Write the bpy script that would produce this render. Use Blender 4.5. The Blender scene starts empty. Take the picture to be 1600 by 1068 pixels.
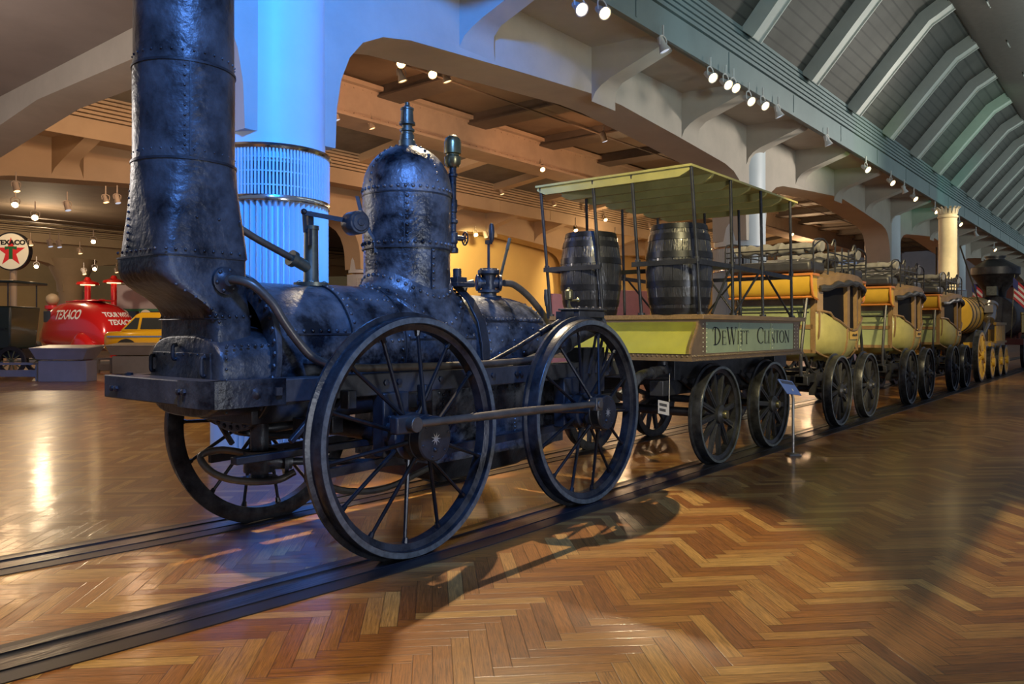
import bpy, math, random
from mathutils import Vector, Matrix
random.seed(7)
PI = math.pi
V = Vector
scene = bpy.context.scene
col = scene.collection
FOC, CX, HY, CAMH = 1224.0, 800.0, 515.0, 1.29
FX, FY = 0.775, 0.632          # camera forward in the hall's ground axes (x along the track, y across it)

def at(px, py, Y=None, Xc=None, Z=None):
    """point of the hall seen at a picture position, on a plane of known y, x or z"""
    u = (px - CX) / FOC; w = (HY - py) / FOC
    dx, dy = FX + FY * u, FY - FX * u
    if Y is not None: d = Y / dy
    elif Xc is not None: d = Xc / dx
    else: d = (Z - CAMH) / w
    return V((dx * d, dy * d, CAMH + w * d))

# ------------------------------------------------------------------ materials
MATS = {}
def M(name, base, rough=.5, metal=0., var=0., vscale=6., bump=0., bscale=40., emit=None, coat=0., alt=None, stretch=None, spec=.5, rvar=0., lo=.32, hi=.68):
    if name in MATS: return MATS[name]
    m = bpy.data.materials.new(name); m.use_nodes = True
    nt = m.node_tree; N = nt.nodes; L = nt.links
    b = N['Principled BSDF']
    b.inputs['Base Color'].default_value = (*base, 1); b.inputs['Roughness'].default_value = rough
    b.inputs['Metallic'].default_value = metal; b.inputs['Coat Weight'].default_value = coat
    b.inputs['Coat Roughness'].default_value = .08
    b.inputs['Specular IOR Level'].default_value = spec
    if emit:
        b.inputs['Emission Color'].default_value = (*emit[0], 1); b.inputs['Emission Strength'].default_value = emit[1]
    tc = mp = None
    if var or bump or alt or rvar:
        tc = N.new('ShaderNodeTexCoord'); mp = N.new('ShaderNodeMapping')
        L.new(tc.outputs['Object'], mp.inputs['Vector'])
        if stretch: mp.inputs['Scale'].default_value = stretch
    if var or alt:
        n = N.new('ShaderNodeTexNoise'); n.inputs['Scale'].default_value = vscale; n.inputs['Detail'].default_value = 6; n.inputs['Roughness'].default_value = .65
        L.new(mp.outputs[0], n.inputs['Vector'])
        r = N.new('ShaderNodeValToRGB'); r.color_ramp.elements[0].position = lo; r.color_ramp.elements[1].position = hi
        a2 = alt if alt else tuple(min(1, c * (1 + var)) for c in base)
        a1 = base if alt else tuple(c * (1 - var) for c in base)
        r.color_ramp.elements[0].color = (*a1, 1); r.color_ramp.elements[1].color = (*a2, 1)
        L.new(n.outputs['Fac'], r.inputs[0]); L.new(r.outputs[0], b.inputs['Base Color'])
        if rvar:
            mr = N.new('ShaderNodeMapRange'); mr.inputs['To Min'].default_value = rough - rvar; mr.inputs['To Max'].default_value = rough + rvar
            mr.inputs['From Min'].default_value = .3; mr.inputs['From Max'].default_value = .7
            L.new(n.outputs['Fac'], mr.inputs['Value']); L.new(mr.outputs[0], b.inputs['Roughness'])
    if bump:
        n2 = N.new('ShaderNodeTexNoise'); n2.inputs['Scale'].default_value = bscale; n2.inputs['Detail'].default_value = 4
        L.new(mp.outputs[0], n2.inputs['Vector'])
        bp = N.new('ShaderNodeBump'); bp.inputs['Strength'].default_value = bump; bp.inputs['Distance'].default_value = .01
        L.new(n2.outputs['Fac'], bp.inputs['Height']); L.new(bp.outputs[0], b.inputs['Normal'])
    MATS[name] = m
    return m

iron = M('boiler iron', (.01, .012, .016), .34, .5, alt=(.17, .19, .22), vscale=4.2, bump=.6, bscale=34, rvar=.12, lo=.4, hi=.66)
iron2 = M('smokebox iron', (.008, .009, .012), .36, .5, alt=(.095, .105, .12), vscale=3.4, bump=.6, bscale=22, rvar=.1, lo=.4, hi=.68)
black = M('black machinery', (.012, .013, .016), .42, .4, alt=(.04, .043, .05), vscale=7, bump=.15, bscale=50)
beamwood = M('black frame timber', (.014, .015, .018), .5, .1, alt=(.045, .047, .052), vscale=5, bump=.3, bscale=30)
tyre = M('wheel steel', (.01, .011, .014), .3, .6, alt=(.06, .063, .07), vscale=9, bump=.2, bscale=45)
tyreedge = M('worn tyre edge', (.16, .19, .2), .4, .7, var=.4, vscale=20)
spokem = M('spoke steel', (.02, .022, .028), .3, .7, var=.4)
brownpipe = M('brown painted pipe', (.11, .095, .075), .38, .6, var=.3, vscale=10)
olivepost = M('gunmetal post', (.13, .14, .11), .36, .8, var=.35, vscale=12)
brass = M('dull brass', (.22, .2, .1), .28, .9, var=.3, vscale=12)
brightbrass = M('bright brass', (.6, .42, .14), .25, .95)
starm = M('worn star plate', (.4, .4, .36), .4, .6)
olive = M('tender paint warm lit', (.4, .38, .035), .42, var=.12, vscale=4, coat=.15)  # end panels: the tender's one paint with warm light put into the colour
olive_d = M('tender band warm lit', (.24, .3, .04), .42, var=.1, vscale=4, coat=.15)  # band of the end panels, same warm light in its colour
sage = M('tender paint less lit', (.27, .34, .2), .45, var=.12, vscale=4, coat=.15)  # side panels: same tender paint, coloured as it looks outside the warm light
sage_d = M('tender band less lit', (.2, .27, .19), .45, var=.1, vscale=4, coat=.15)  # band of the side panels, coloured for the weaker light there
studm = M('pale stud paint', (.6, .62, .42), .4)
rimbrown = M('varnished brown board', (.22, .13, .05), .42, var=.3, vscale=9, stretch=(.6, 6, 6), coat=.2)
trimbrown = M('brown moulding', (.13, .085, .045), .45, var=.2, vscale=9, coat=.15)
canopym = M('olive canopy paint', (.4, .38, .13), .5, var=.15, vscale=4)
letterm = M('black lettering', (.012, .011, .01), .5)
barrelm = M('tarred barrel staves', (.012, .013, .016), .28, .1, alt=(.04, .042, .05), vscale=14, bump=.55, bscale=60, stretch=(1, 1, .35), coat=.25)
hoopm = M('barrel hoop iron', (.03, .032, .038), .34, .7, var=.3, vscale=12)
yel = M('coach yellow paint', (.62, .36, .035), .4, var=.1, vscale=4, coat=.25)
orangepaint = M('coach orange trim', (.5, .16, .03), .4, var=.1, coat=.2)
cgreen = M('coach pale green paint', (.26, .31, .14), .42, var=.12, vscale=4, coat=.2)
cgreen2 = M('coach yellow green side paint', (.38, .34, .1), .42, var=.15, vscale=4, coat=.2)
cbrown = M('coach brown frame', (.2, .12, .05), .45, var=.2, vscale=8, coat=.15)
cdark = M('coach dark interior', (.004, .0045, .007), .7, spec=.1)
leather = M('black leather', (.022, .023, .027), .45, var=.3, vscale=9, bump=.3, bscale=14)
canvas = M('grey canvas', (.2, .195, .18), .75, var=.25, vscale=6, bump=.6, bscale=9)
concrete = M('painted concrete', (.46, .4, .33), .75, var=.1, vscale=1.2, bump=.05, bscale=8)
concrete2 = M('tan plaster', (.5, .38, .24), .75, var=.08, vscale=1, bump=.05, bscale=8)
ribm = M('rib paint', (.5, .52, .48), .6, var=.1, vscale=1.5)
slabm = M('brown slab paint', (.24, .19, .165), .8, var=.1, vscale=1)
fasciam = M('fascia metal', (.17, .23, .235), .5, .1, var=.12, vscale=.8)
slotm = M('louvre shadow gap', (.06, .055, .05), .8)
panelm = M('ceiling deck panel', (.13, .13, .115), .7, var=.25, vscale=1.5, stretch=(1, 1, 1))
aisleceil = M('brown aisle ceiling', (.15, .115, .085), .8, var=.15, vscale=1)
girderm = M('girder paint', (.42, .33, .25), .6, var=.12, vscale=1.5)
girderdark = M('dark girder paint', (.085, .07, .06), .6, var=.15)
bluewhite = M('column white with blue light', (.62, .7, .76), .45, var=.04, vscale=2, bump=.03, bscale=6)  # white paint with some of the blue wash mixed into its colour
gapm = M('grille gap', (.05, .06, .09), .7)
chrome = M('polished steel ring', (.75, .77, .8), .15, 1.)
yellowall = M('ochre wall', (.62, .4, .13), .8, var=.06, vscale=.7)
pinkm = M('pink display panel', (.65, .25, .2), .7, var=.06)
railm = M('rail steel', (.03, .034, .045), .28, .8, alt=(.1, .105, .125), vscale=14, bump=.2, bscale=60, stretch=(.15, 1, 1))
railwood = M('dark track edging', (.014, .013, .014), .4, .1, var=.4, vscale=12, stretch=(.1, 1, 1))
redgloss = M('glossy red paint', (.62, .012, .012), .2, .1, coat=.8)
taxim = M('taxi yellow paint', (.75, .38, .01), .25, coat=.6)
glassdark = M('dark car glass', (.03, .035, .035), .08, 0, spec=.8)
rubber = M('black rubber', (.012, .012, .012), .7)
whitem = M('white lettering paint', (.85, .83, .76), .5)
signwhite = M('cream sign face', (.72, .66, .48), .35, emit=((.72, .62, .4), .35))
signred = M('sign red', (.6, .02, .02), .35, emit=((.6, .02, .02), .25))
signgreen = M('sign green', (.02, .16, .05), .4)
greyblock = M('grey display plinth', (.2, .2, .2), .5, var=.1, vscale=3)
greytop = M('pale desk top', (.42, .4, .34), .4, var=.1)
carriagegreen = M('dark green carriage paint', (.015, .03, .026), .35, coat=.3)
fixwhite = M('white lamp housing', (.62, .62, .6), .4)
fixtan = M('tan lamp housing', (.42, .33, .24), .5)
fixblack = M('black lamp housing', (.02, .02, .02), .5)
lens_hot = M('bright lamp lens', (1, .8, .5), .5, emit=((1, .62, .24), 14))
lens_star = M('dazzling lamp lens', (1, .8, .5), .5, emit=((1, .66, .3), 60))
lens_warm = M('warm lamp lens', (1, .8, .5), .5, emit=((1, .6, .24), 3.5))
lens_off = M('dim lamp lens', (.6, .65, .7), .2, emit=((.7, .8, 1), .6))
plaqueblue = M('blue info plate', (.12, .2, .5), .3, emit=((.1, .2, .6), .06))
plaquedark = M('plate dark band', (.05, .06, .1), .4)
steelpost = M('brushed steel post', (.35, .34, .33), .35, .9)
placard = M('white placard', (.36, .35, .33), .6)
doorgrey = M('grey door paint', (.2, .18, .15), .6)
flagred = M('flag red', (.5, .03, .04), .7); flagwhite = M('flag white', (.75, .72, .66), .7); flagblue = M('flag blue', (.02, .03, .16), .7)
maroon = M('maroon panel', (.08, .02, .02), .4, coat=.3)

def floor_material():
    m = bpy.data.materials.new('oak herringbone parquet'); m.use_nodes = True
    nt = m.node_tree; N = nt.nodes; L = nt.links; b = N['Principled BSDF']
    def val(x): 
        return x
    def op(o, a, bb=None, c=None):
        n = N.new('ShaderNodeMath'); n.operation = o
        for i, x in enumerate((a, bb, c)):
            if x is None: continue
            if isinstance(x, (int, float)): n.inputs[i].default_value = x
            else: L.new(x, n.inputs[i])
        return n.outputs[0]
    g = N.new('ShaderNodeNewGeometry'); s = N.new('ShaderNodeSeparateXYZ'); L.new(g.outputs['Position'], s.inputs[0])
    W, n_ = .0765, 6
    k2 = 1 / math.sqrt(2) / W
    u = op('MULTIPLY', op('ADD', s.outputs[0], s.outputs[1]), k2)
    v = op('MULTIPLY', op('SUBTRACT', s.outputs[0], s.outputs[1]), k2)
    i = op('FLOOR', u); j = op('FLOOR', v)
    fu = op('SUBTRACT', u, i); fv = op('SUBTRACT', v, j)
    k = op('FLOORED_MODULO', op('SUBTRACT', i, j), 2 * n_)
    hor = op('LESS_THAN', k, n_ - .5)
    vpos = op('SUBTRACT', 2 * n_ - 1, k)
    def mix(a, bb):     # hor ? a : bb
        return op('ADD', op('MULTIPLY', hor, a), op('MULTIPLY', op('SUBTRACT', 1, hor), bb))
    ii = mix(op('SUBTRACT', i, k), i)
    jj = mix(j, op('SUBTRACT', j, vpos))
    along = mix(op('ADD', k, fu), op('ADD', vpos, fv))       # 0..n
    across = mix(fv, fu)                                      # 0..1
    cid = N.new('ShaderNodeCombineXYZ'); L.new(ii, cid.inputs[0]); L.new(jj, cid.inputs[1]); L.new(hor, cid.inputs[2])
    wn = N.new('ShaderNodeTexWhiteNoise'); wn.noise_dimensions = '3D'; L.new(cid.outputs[0], wn.inputs['Vector'])
    # grain
    gv = N.new('ShaderNodeCombineXYZ')
    L.new(op('MULTIPLY', along, .35), gv.inputs[0]); L.new(op('ADD', op('MULTIPLY', across, 7.5), op('MULTIPLY', wn.outputs['Value'], 60)), gv.inputs[1]); L.new(op('MULTIPLY', wn.outputs['Value'], 37), gv.inputs[2])
    gn = N.new('ShaderNodeTexNoise'); gn.inputs['Scale'].default_value = 1.6; gn.inputs['Detail'].default_value = 5; gn.inputs['Roughness'].default_value = .7; gn.inputs['Distortion'].default_value = .6
    L.new(gv.outputs[0], gn.inputs['Vector'])
    r = N.new('ShaderNodeValToRGB'); e = r.color_ramp.elements
    e[0].position = 0; e[0].color = (.2, .072, .018, 1); e[1].position = 1; e[1].color = (.5, .275, .07, 1)
    x = r.color_ramp.elements.new(.45); x.color = (.3, .112, .022, 1)
    x = r.color_ramp.elements.new(.8); x.color = (.4, .195, .048, 1)
    L.new(wn.outputs['Value'], r.inputs[0])
    g2 = N.new('ShaderNodeMapRange'); g2.inputs['From Min'].default_value = .3; g2.inputs['From Max'].default_value = .7; g2.inputs['To Min'].default_value = .35; g2.inputs['To Max'].default_value = 1.55
    L.new(gn.outputs['Fac'], g2.inputs['Value'])
    # joints
    e1 = op('MINIMUM', across, op('SUBTRACT', 1, across))
    e2 = op('MINIMUM', along, op('SUBTRACT', n_, along))
    ed = op('MINIMUM', e1, e2)
    jm = N.new('ShaderNodeMapRange'); jm.inputs['From Min'].default_value = 0; jm.inputs['From Max'].default_value = .045; jm.inputs['To Min'].default_value = .3; jm.inputs['To Max'].default_value = 1
    L.new(ed, jm.inputs['Value'])
    f = op('MULTIPLY', g2.outputs[0], jm.outputs[0])
    mx = N.new('ShaderNodeMix'); mx.data_type = 'RGBA'; mx.blend_type = 'MULTIPLY'; mx.inputs['Factor'].default_value = 1
    L.new(r.outputs[0], mx.inputs['A'])
    cc = N.new('ShaderNodeCombineColor'); L.new(f, cc.inputs[0]); L.new(f, cc.inputs[1]); L.new(f, cc.inputs[2]); L.new(cc.outputs[0], mx.inputs['B'])
    L.new(mx.outputs['Result'], b.inputs['Base Color'])
    b.inputs['Roughness'].default_value = .32
    b.inputs['Specular IOR Level'].default_value = .32
    b.inputs['Coat Weight'].default_value = .3; b.inputs['Coat Roughness'].default_value = .12
    # slight cupping of each block + joints + soft waviness
    h1 = N.new('ShaderNodeTexNoise'); h1.inputs['Scale'].default_value = 4.5; h1.inputs['Detail'].default_value = 3; L.new(g.outputs['Position'], h1.inputs['Vector'])
    hh = op('ADD', op('MULTIPLY', jm.outputs[0], .35), op('ADD', op('MULTIPLY', h1.outputs['Fac'], 1.6), op('ADD', op('MULTIPLY', wn.outputs['Value'], .25), op('MULTIPLY', gn.outputs['Fac'], .12))))
    bp = N.new('ShaderNodeBump'); bp.inputs['Strength'].default_value = .32; bp.inputs['Distance'].default_value = .006
    L.new(hh, bp.inputs['Height']); L.new(bp.outputs[0], b.inputs['Normal']); L.new(bp.outputs[0], b.inputs['Coat Normal'])
    return m
parquet = floor_material()

def boards_material():
    """ceiling deck: long narrow boards, thin dark joints"""
    m = M('ceiling deck boards', (.13, .13, .115), .7)
    nt = m.node_tree; N = nt.nodes; L = nt.links; b = N['Principled BSDF']
    g = N.new('ShaderNodeNewGeometry'); mp = N.new('ShaderNodeMapping'); mp.inputs['Scale'].default_value = (.02, 1, 1)
    L.new(g.outputs['Position'], mp.inputs[0])
    w = N.new('ShaderNodeTexWave'); w.bands_direction = 'Z'; w.inputs['Scale'].default_value = 2.1; w.inputs['Distortion'].default_value = 0
    L.new(g.outputs['Position'], w.inputs['Vector'])
    r = N.new('ShaderNodeValToRGB'); r.color_ramp.elements[0].position = .02; r.color_ramp.elements[0].color = (.02, .02, .018, 1); r.color_ramp.elements[1].position = .12; r.color_ramp.elements[1].color = (.06, .06, .052, 1)
    L.new(w.outputs['Fac'], r.inputs[0])
    n = N.new('ShaderNodeTexNoise'); n.inputs['Scale'].default_value = 1.2; n.inputs['Detail'].default_value = 6; L.new(g.outputs['Position'], n.inputs['Vector'])
    mx = N.new('ShaderNodeMix'); mx.data_type = 'RGBA'; mx.blend_type = 'MULTIPLY'; mx.inputs['Factor'].default_value = .7
    L.new(r.outputs[0], mx.inputs['A'])
    r2 = N.new('ShaderNodeValToRGB'); r2.color_ramp.elements[0].position = .35; r2.color_ramp.elements[0].color = (.35, .35, .33, 1); r2.color_ramp.elements[1].position = .7
    L.new(n.outputs['Fac'], r2.inputs[0]); L.new(r2.outputs[0], mx.inputs['B']); L.new(mx.outputs['Result'], b.inputs['Base Color'])
    return m
deck = boards_material()

# ------------------------------------------------------------------ mesh builder
ORG = {}
def frame_of(d):
    d = V(d).normalized(); a = V((0, 0, 1)) if abs(d.z) < .95 else V((1, 0, 0))
    x = a.cross(d).normalized(); y = d.cross(x)
    return x, y, d
def smooth_path(pts, n=6):
    P = [V(p) for p in pts]
    if len(P) < 3: return P
    out = []
    for i in range(len(P) - 1):
        p0 = P[i - 1] if i else 2 * P[0] - P[1]
        p1, p2 = P[i], P[i + 1]
        p3 = P[i + 2] if i + 2 < len(P) else 2 * P[-1] - P[-2]
        for k in range(n):
            t = k / n
            out.append(.5 * ((2 * p1) + (p2 - p0) * t + (2 * p0 - 5 * p1 + 4 * p2 - p3) * t * t + (3 * p1 - p0 - 3 * p2 + p3) * t ** 3))
    out.append(P[-1]); return out

class MB:
    def __init__(s): s.v = []; s.f = []
    def add(s, vs, fs):
        b = len(s.v); s.v += [V(p) for p in vs]; s.f += [tuple(i + b for i in f) for f in fs]; return s
    def box(s, x0, x1, y0, y1, z0, z1):
        return s.add([(x0, y0, z0), (x1, y0, z0), (x1, y1, z0), (x0, y1, z0), (x0, y0, z1), (x1, y0, z1), (x1, y1, z1), (x0, y1, z1)],
                     [(0, 3, 2, 1), (4, 5, 6, 7), (0, 1, 5, 4), (1, 2, 6, 5), (2, 3, 7, 6), (3, 0, 4, 7)])
    def hexa(s, a, b):      # two quads (lists of 4), lower then upper
        return s.add(list(a) + list(b), [(0, 3, 2, 1), (4, 5, 6, 7), (0, 1, 5, 4), (1, 2, 6, 5), (2, 3, 7, 6), (3, 0, 4, 7)])
    def bar(s, p0, p1, w, h, up=(0, 0, 1)):
        p0, p1 = V(p0), V(p1); d = (p1 - p0).normalized(); u = V(up)
        if abs(d.dot(u)) > .98: u = V((1, 0, 0))
        x = d.cross(u).normalized(); y = x.cross(d)
        q = lambda p: [p - x * w / 2 - y * h / 2, p + x * w / 2 - y * h / 2, p + x * w / 2 + y * h / 2, p - x * w / 2 + y * h / 2]
        return s.hexa(q(p0), q(p1))
    def cyl(s, p0, p1, r0, r1=None, n=16, caps=True):
        p0, p1 = V(p0), V(p1); r1 = r0 if r1 is None else r1
        L = (p1 - p0).length
        return s.lathe([(0, 0), (r0, 0), (r1, L), (0, L)] if caps else [(r0, 0), (r1, L)], p0, p1 - p0, n)
    def lathe(s, prof, o, axis=(0, 0, 1), n=32, closed=False):
        x, y, d = frame_of(axis); o = V(o); rings = []; b0 = len(s.v)
        for r, t in prof:
            if r < 1e-6:
                rings.append([len(s.v)]); s.v.append(o + d * t)
            else:
                st = len(s.v); rings.append(list(range(st, st + n)))
                for k in range(n):
                    a = 2 * PI * k / n; s.v.append(o + d * t + x * (r * math.cos(a)) + y * (r * math.sin(a)))
        if closed: rings.append(rings[0])
        for A, B in zip(rings, rings[1:]):
            for k in range(n):
                k2 = (k + 1) % n
                if len(A) == 1 and len(B) == 1: continue
                if len(A) == 1: s.f.append((A[0], B[k2], B[k]))
                elif len(B) == 1: s.f.append((A[k], A[k2], B[0]))
                else: s.f.append((A[k], A[k2], B[k2], B[k]))
        return s
    def tube(s, pts, r, n=10, smooth=0, closed=False):
        P = smooth_path(pts, smooth) if smooth else [V(p) for p in pts]
        m = len(P); rings = []; x = None
        for i in range(m):
            a = P[(i - 1) % m] if (i or closed) else P[0]; c = P[(i + 1) % m] if (i < m - 1 or closed) else P[-1]
            d = (c - a).normalized()
            if x is None: x = frame_of(d)[0]
            x = (x - d * x.dot(d)).normalized(); y = d.cross(x)
            rr = r(i / max(1, m - 1)) if callable(r) else r
            st = len(s.v); rings.append(list(range(st, st + n)))
            for k in range(n):
                t = 2 * PI * k / n; s.v.append(P[i] + x * (rr * math.cos(t)) + y * (rr * math.sin(t)))
        if closed: rings.append(rings[0])
        for A, B in zip(rings, rings[1:]):
            for k in range(n): s.f.append((A[k], A[(k + 1) % n], B[(k + 1) % n], B[k]))
        if not closed: s.f.append(tuple(reversed(rings[0]))); s.f.append(tuple(rings[-1]))
        return s
    def loft(s, rings, cap=True, ring_closed=True):
        ids = []
        for R in rings:
            st = len(s.v); s.v += [V(p) for p in R]; ids.append(list(range(st, st + len(R))))
        n = len(ids[0])
        for A, B in zip(ids, ids[1:]):
            for k in range(n if ring_closed else n - 1): s.f.append((A[k], A[(k + 1) % n], B[(k + 1) % n], B[k]))
        if cap and ring_closed: s.f.append(tuple(reversed(ids[0]))); s.f.append(tuple(ids[-1]))
        return s
    def prism(s, poly, off):
        off = V(off); n = len(poly); P = [V(p) for p in poly]
        return s.add(P + [p + off for p in P], [tuple(reversed(range(n))), tuple(range(n, 2 * n))] + [(k, (k + 1) % n, n + (k + 1) % n, n + k) for k in range(n)])
    def rivet(s, p, nrm, r=.012, n=6):
        return s.lathe([(r, -r * .2), (r * .9, r * .35), (r * .5, r * .7), (0, r * .8)], p, nrm, n)
    def ball(s, c, r, n=16, m=8, sz=1.):
        return s.lathe([(r * math.sin(PI * k / m), -r * sz * math.cos(PI * k / m)) for k in range(m + 1)], c, (0, 0, 1), n)
    def build(s, name, mat, parent=None, at=None, ang=38, bevel=0., loc=None):
        me = bpy.data.meshes.new(name)
        org = V((0, 0, 0))
        if parent is not None: org = ORG[parent]
        o = bpy.data.objects.new(name, me); col.objects.link(o)
        if at is not None:
            vs = s.v; o.location = V(at) - org; ORG[o] = V(at)
        elif parent is None:
            if loc is None:
                zs = min(p.z for p in s.v); loc = V((sum(p.x for p in s.v) / len(s.v), sum(p.y for p in s.v) / len(s.v), zs))
            loc = V(loc); vs = [p - loc for p in s.v]; o.location = loc; ORG[o] = loc
        else:
            vs = [p - org for p in s.v]; ORG[o] = org
        me.from_pydata([tuple(p) for p in vs], [], s.f); me.update()
        me.materials.append(mat)
        me.polygons.foreach_set('use_smooth', [True] * len(me.polygons)); me.set_sharp_from_angle(angle=math.radians(ang))
        if parent is not None: o.parent = parent
        if bevel:
            bm = o.modifiers.new('edge', 'BEVEL'); bm.width = bevel; bm.segments = 2; bm.limit_method = 'ANGLE'; bm.angle_limit = math.radians(40)
        return o
def empty(name, loc, label=None, cat=None, group=None, kind=None):
    o = bpy.data.objects.new(name, None); col.objects.link(o); o.location = loc; o.empty_display_size = .2; ORG[o] = V(loc)
    tag(o, label, cat, group, kind); return o
def tag(o, label=None, cat=None, group=None, kind=None):
    if label: o['label'] = label
    if cat: o['category'] = cat
    if group: o['group'] = group
    if kind: o['kind'] = kind
    return o
def struct(o, label=None):
    o['kind'] = 'structure'
    if label: o['label'] = label
    return o
def copy_tree(o, parent=None):
    c = o.copy(); col.objects.link(c); c.parent = parent; ORG[c] = ORG.get(o, V((0, 0, 0)))
    for ch in list(o.children): copy_tree(ch, c)
    return c
def text_mesh(txt, size, name, mat, parent, origin, xdir, ydir, depth=.004, bold=0., align='CENTER', width=None, shear=0.):
    cu = bpy.data.curves.new(name, 'FONT'); cu.body = txt; cu.size = size; cu.extrude = depth; cu.offset = bold; cu.align_x = align; cu.align_y = 'CENTER'; cu.shear = shear
    tmp = bpy.data.objects.new('tmp_text', cu); col.objects.link(tmp)
    dg = bpy.context.evaluated_depsgraph_get(); me = bpy.data.meshes.new_from_object(tmp.evaluated_get(dg))
    bpy.data.objects.remove(tmp); bpy.data.curves.remove(cu)
    x = V(xdir).normalized(); y = V(ydir).normalized(); z = x.cross(y)
    w = max(v.co.x for v in me.vertices) - min(v.co.x for v in me.vertices)
    sx = (width / w) if width else 1
    mb = MB(); mb.v = [V(origin) + x * (v.co.x * sx) + y * v.co.y + z * v.co.z for v in me.vertices]; mb.f = [tuple(p.vertices) for p in me.polygons]
    bpy.data.meshes.remove(me)
    return mb.build(name, mat, parent)
def lamp(kind, loc, energy, color, target=None, size=.3, angle=60, blend=.5, sx=None, sy=None, name='lamp'):
    l = bpy.data.lights.new(name, kind); l.energy = energy; l.color = color
    o = bpy.data.objects.new(name, l); col.objects.link(o); o.location = loc
    if kind == 'SPOT': l.spot_size = math.radians(angle); l.spot_blend = blend; l.shadow_soft_size = size
    elif kind == 'AREA':
        l.shape = 'RECTANGLE'; l.size = sx or size; l.size_y = sy or size
    else: l.shadow_soft_size = size
    if target is not None: o.rotation_euler = (V(target) - V(loc)).to_track_quat('-Z', 'Y').to_euler()
    return o
# ------------------------------------------------------------------ the hall
XE = 80.
struct(MB().add([(-8, -8, 0), (XE, -8, 0), (XE, 62, 0), (-8, 62, 0)], [(0, 1, 2, 3)]).build('floor', parquet, loc=(0, 0, 0)), 'herringbone oak parquet floor with a glossy finish')
C0, BAY = 4.93, 12.5
SOF, FTOP = 5.85, 6.64

def bay_profile(x0):
    h = [(.56, 3.3), (.58, 3.75), (.64, 4.08), (.76, 4.36), (.95, 4.58), (1.25, 4.73), (1.7, 4.82), (3.8, 4.98), (5.9, 5.12)]
    return [(x0 + a, z) for a, z in h] + [(x0 + BAY - a, z) for a, z in reversed(h)]
def arcade_beam(x0, y0, y1, mat, top=SOF + .02):
    mb = MB(); pr = [(x0, 3.3)] + bay_profile(x0) + [(x0 + BAY, 3.3)]
    n = len(pr)
    A = [(x, y0, z) for x, z in pr]; B = [(x, y1, z) for x, z in pr]; T0 = [(x, y0, top) for x, z in pr]; T1 = [(x, y1, top) for x, z in pr]
    fs = []
    for k in range(n - 1):
        fs += [(k, k + 1, 2 * n + k + 1, 2 * n + k), (n + k + 1, n + k, 3 * n + k, 3 * n + k + 1), (k + 1, k, n + k, n + k + 1)]
    mb.add(A + B + T0 + T1, fs)
    return mb
for b_ in range(-1, 5):
    struct(arcade_beam(C0 + BAY * b_, 7.0, 7.8, concrete).build('arcade_beam', concrete))
for b_ in range(0, 4):
    struct(arcade_beam(C0 + BAY * b_, 20.2, 21.0, concrete2).build('arcade_beam', concrete2))
for b_ in range(0, 3):
    struct(arcade_beam(C0 + BAY * b_, 44., 44.8, concrete2).build('arcade_beam', concrete2))

def make_column(x, y):
    r = empty('column', (x, y, 0)); struct(r)
    MB().lathe([(.58, 3.0), (.575, 4.5), (.575, 5.86)], (x, y, 0), n=48).build('column_shaft', bluewhite, r)
    # fluted enclosure
    nf = 62; R = .6
    def ring(z, k_=1.):
        pts = []
        for k in range(nf):
            for t, rr in ((0, R - .06), (.2, R - .06), (.3, R - .01), (.52, R + .012), (.76, R - .01), (.86, R - .06)):
                a = 2 * PI * (k + t) / nf; pts.append((x + rr * k_ * math.cos(a), y + rr * k_ * math.sin(a), z))
        return pts
    MB().loft([ring(.03), ring(2.62)], cap=False).build('fluted_casing', bluewhite, r, ang=60)
    MB().lathe([(.57, 2.64), (.57, 3.16)], (x, y, 0), n=48).build('grille_drum', gapm, r)
    g = MB()
    for k in range(110):
        a = 2 * PI * k / 110; c, s_ = math.cos(a), math.sin(a)
        p = V((x + .615 * c, y + .615 * s_, 0))
        g.bar(p + V((0, 0, 2.66)), p + V((0, 0, 3.14)), .019, .02, up=(c, s_, 0))
    for z in (2.76, 2.9, 3.04):
        g.lathe([(.592, z - .006), (.612, z - .006), (.612, z + .006), (.592, z + .006)], (x, y, 0), n=64, closed=True)
    g.build('grille', bluewhite, r)
    MB().lathe([(.58, 2.6), (.625, 2.6), (.635, 2.63), (.625, 2.66), (.53, 2.66)], (x, y, 0), n=64).build('ring', chrome, r)
    MB().lathe([(.58, 3.13), (.635, 3.13), (.645, 3.155), (.635, 3.18), (.58, 3.18)], (x, y, 0), n=64).build('ring', chrome, r)
    return r
c1 = make_column(0, 0)
first = True
for (x, y) in [(C0 + BAY * k, 7.4) for k in range(0, 5)] + [(C0 + BAY * k, 20.6) for k in range(1, 4)]:
    c = c1 if first else copy_tree(c1)
    first = False
    c.location = (x, y, 0)
c1['label'] = 'round white column with fluted casing and grille, washed in blue light behind the chimney'
for k in range(1, 4):
    struct(MB().lathe([(.58, 0), (.58, 3.2), (.7, 3.8), (1., 4.5), (1.2, 5.)], (C0 + BAY * k, 44.4, 0), n=32).build('column', concrete2))

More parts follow.
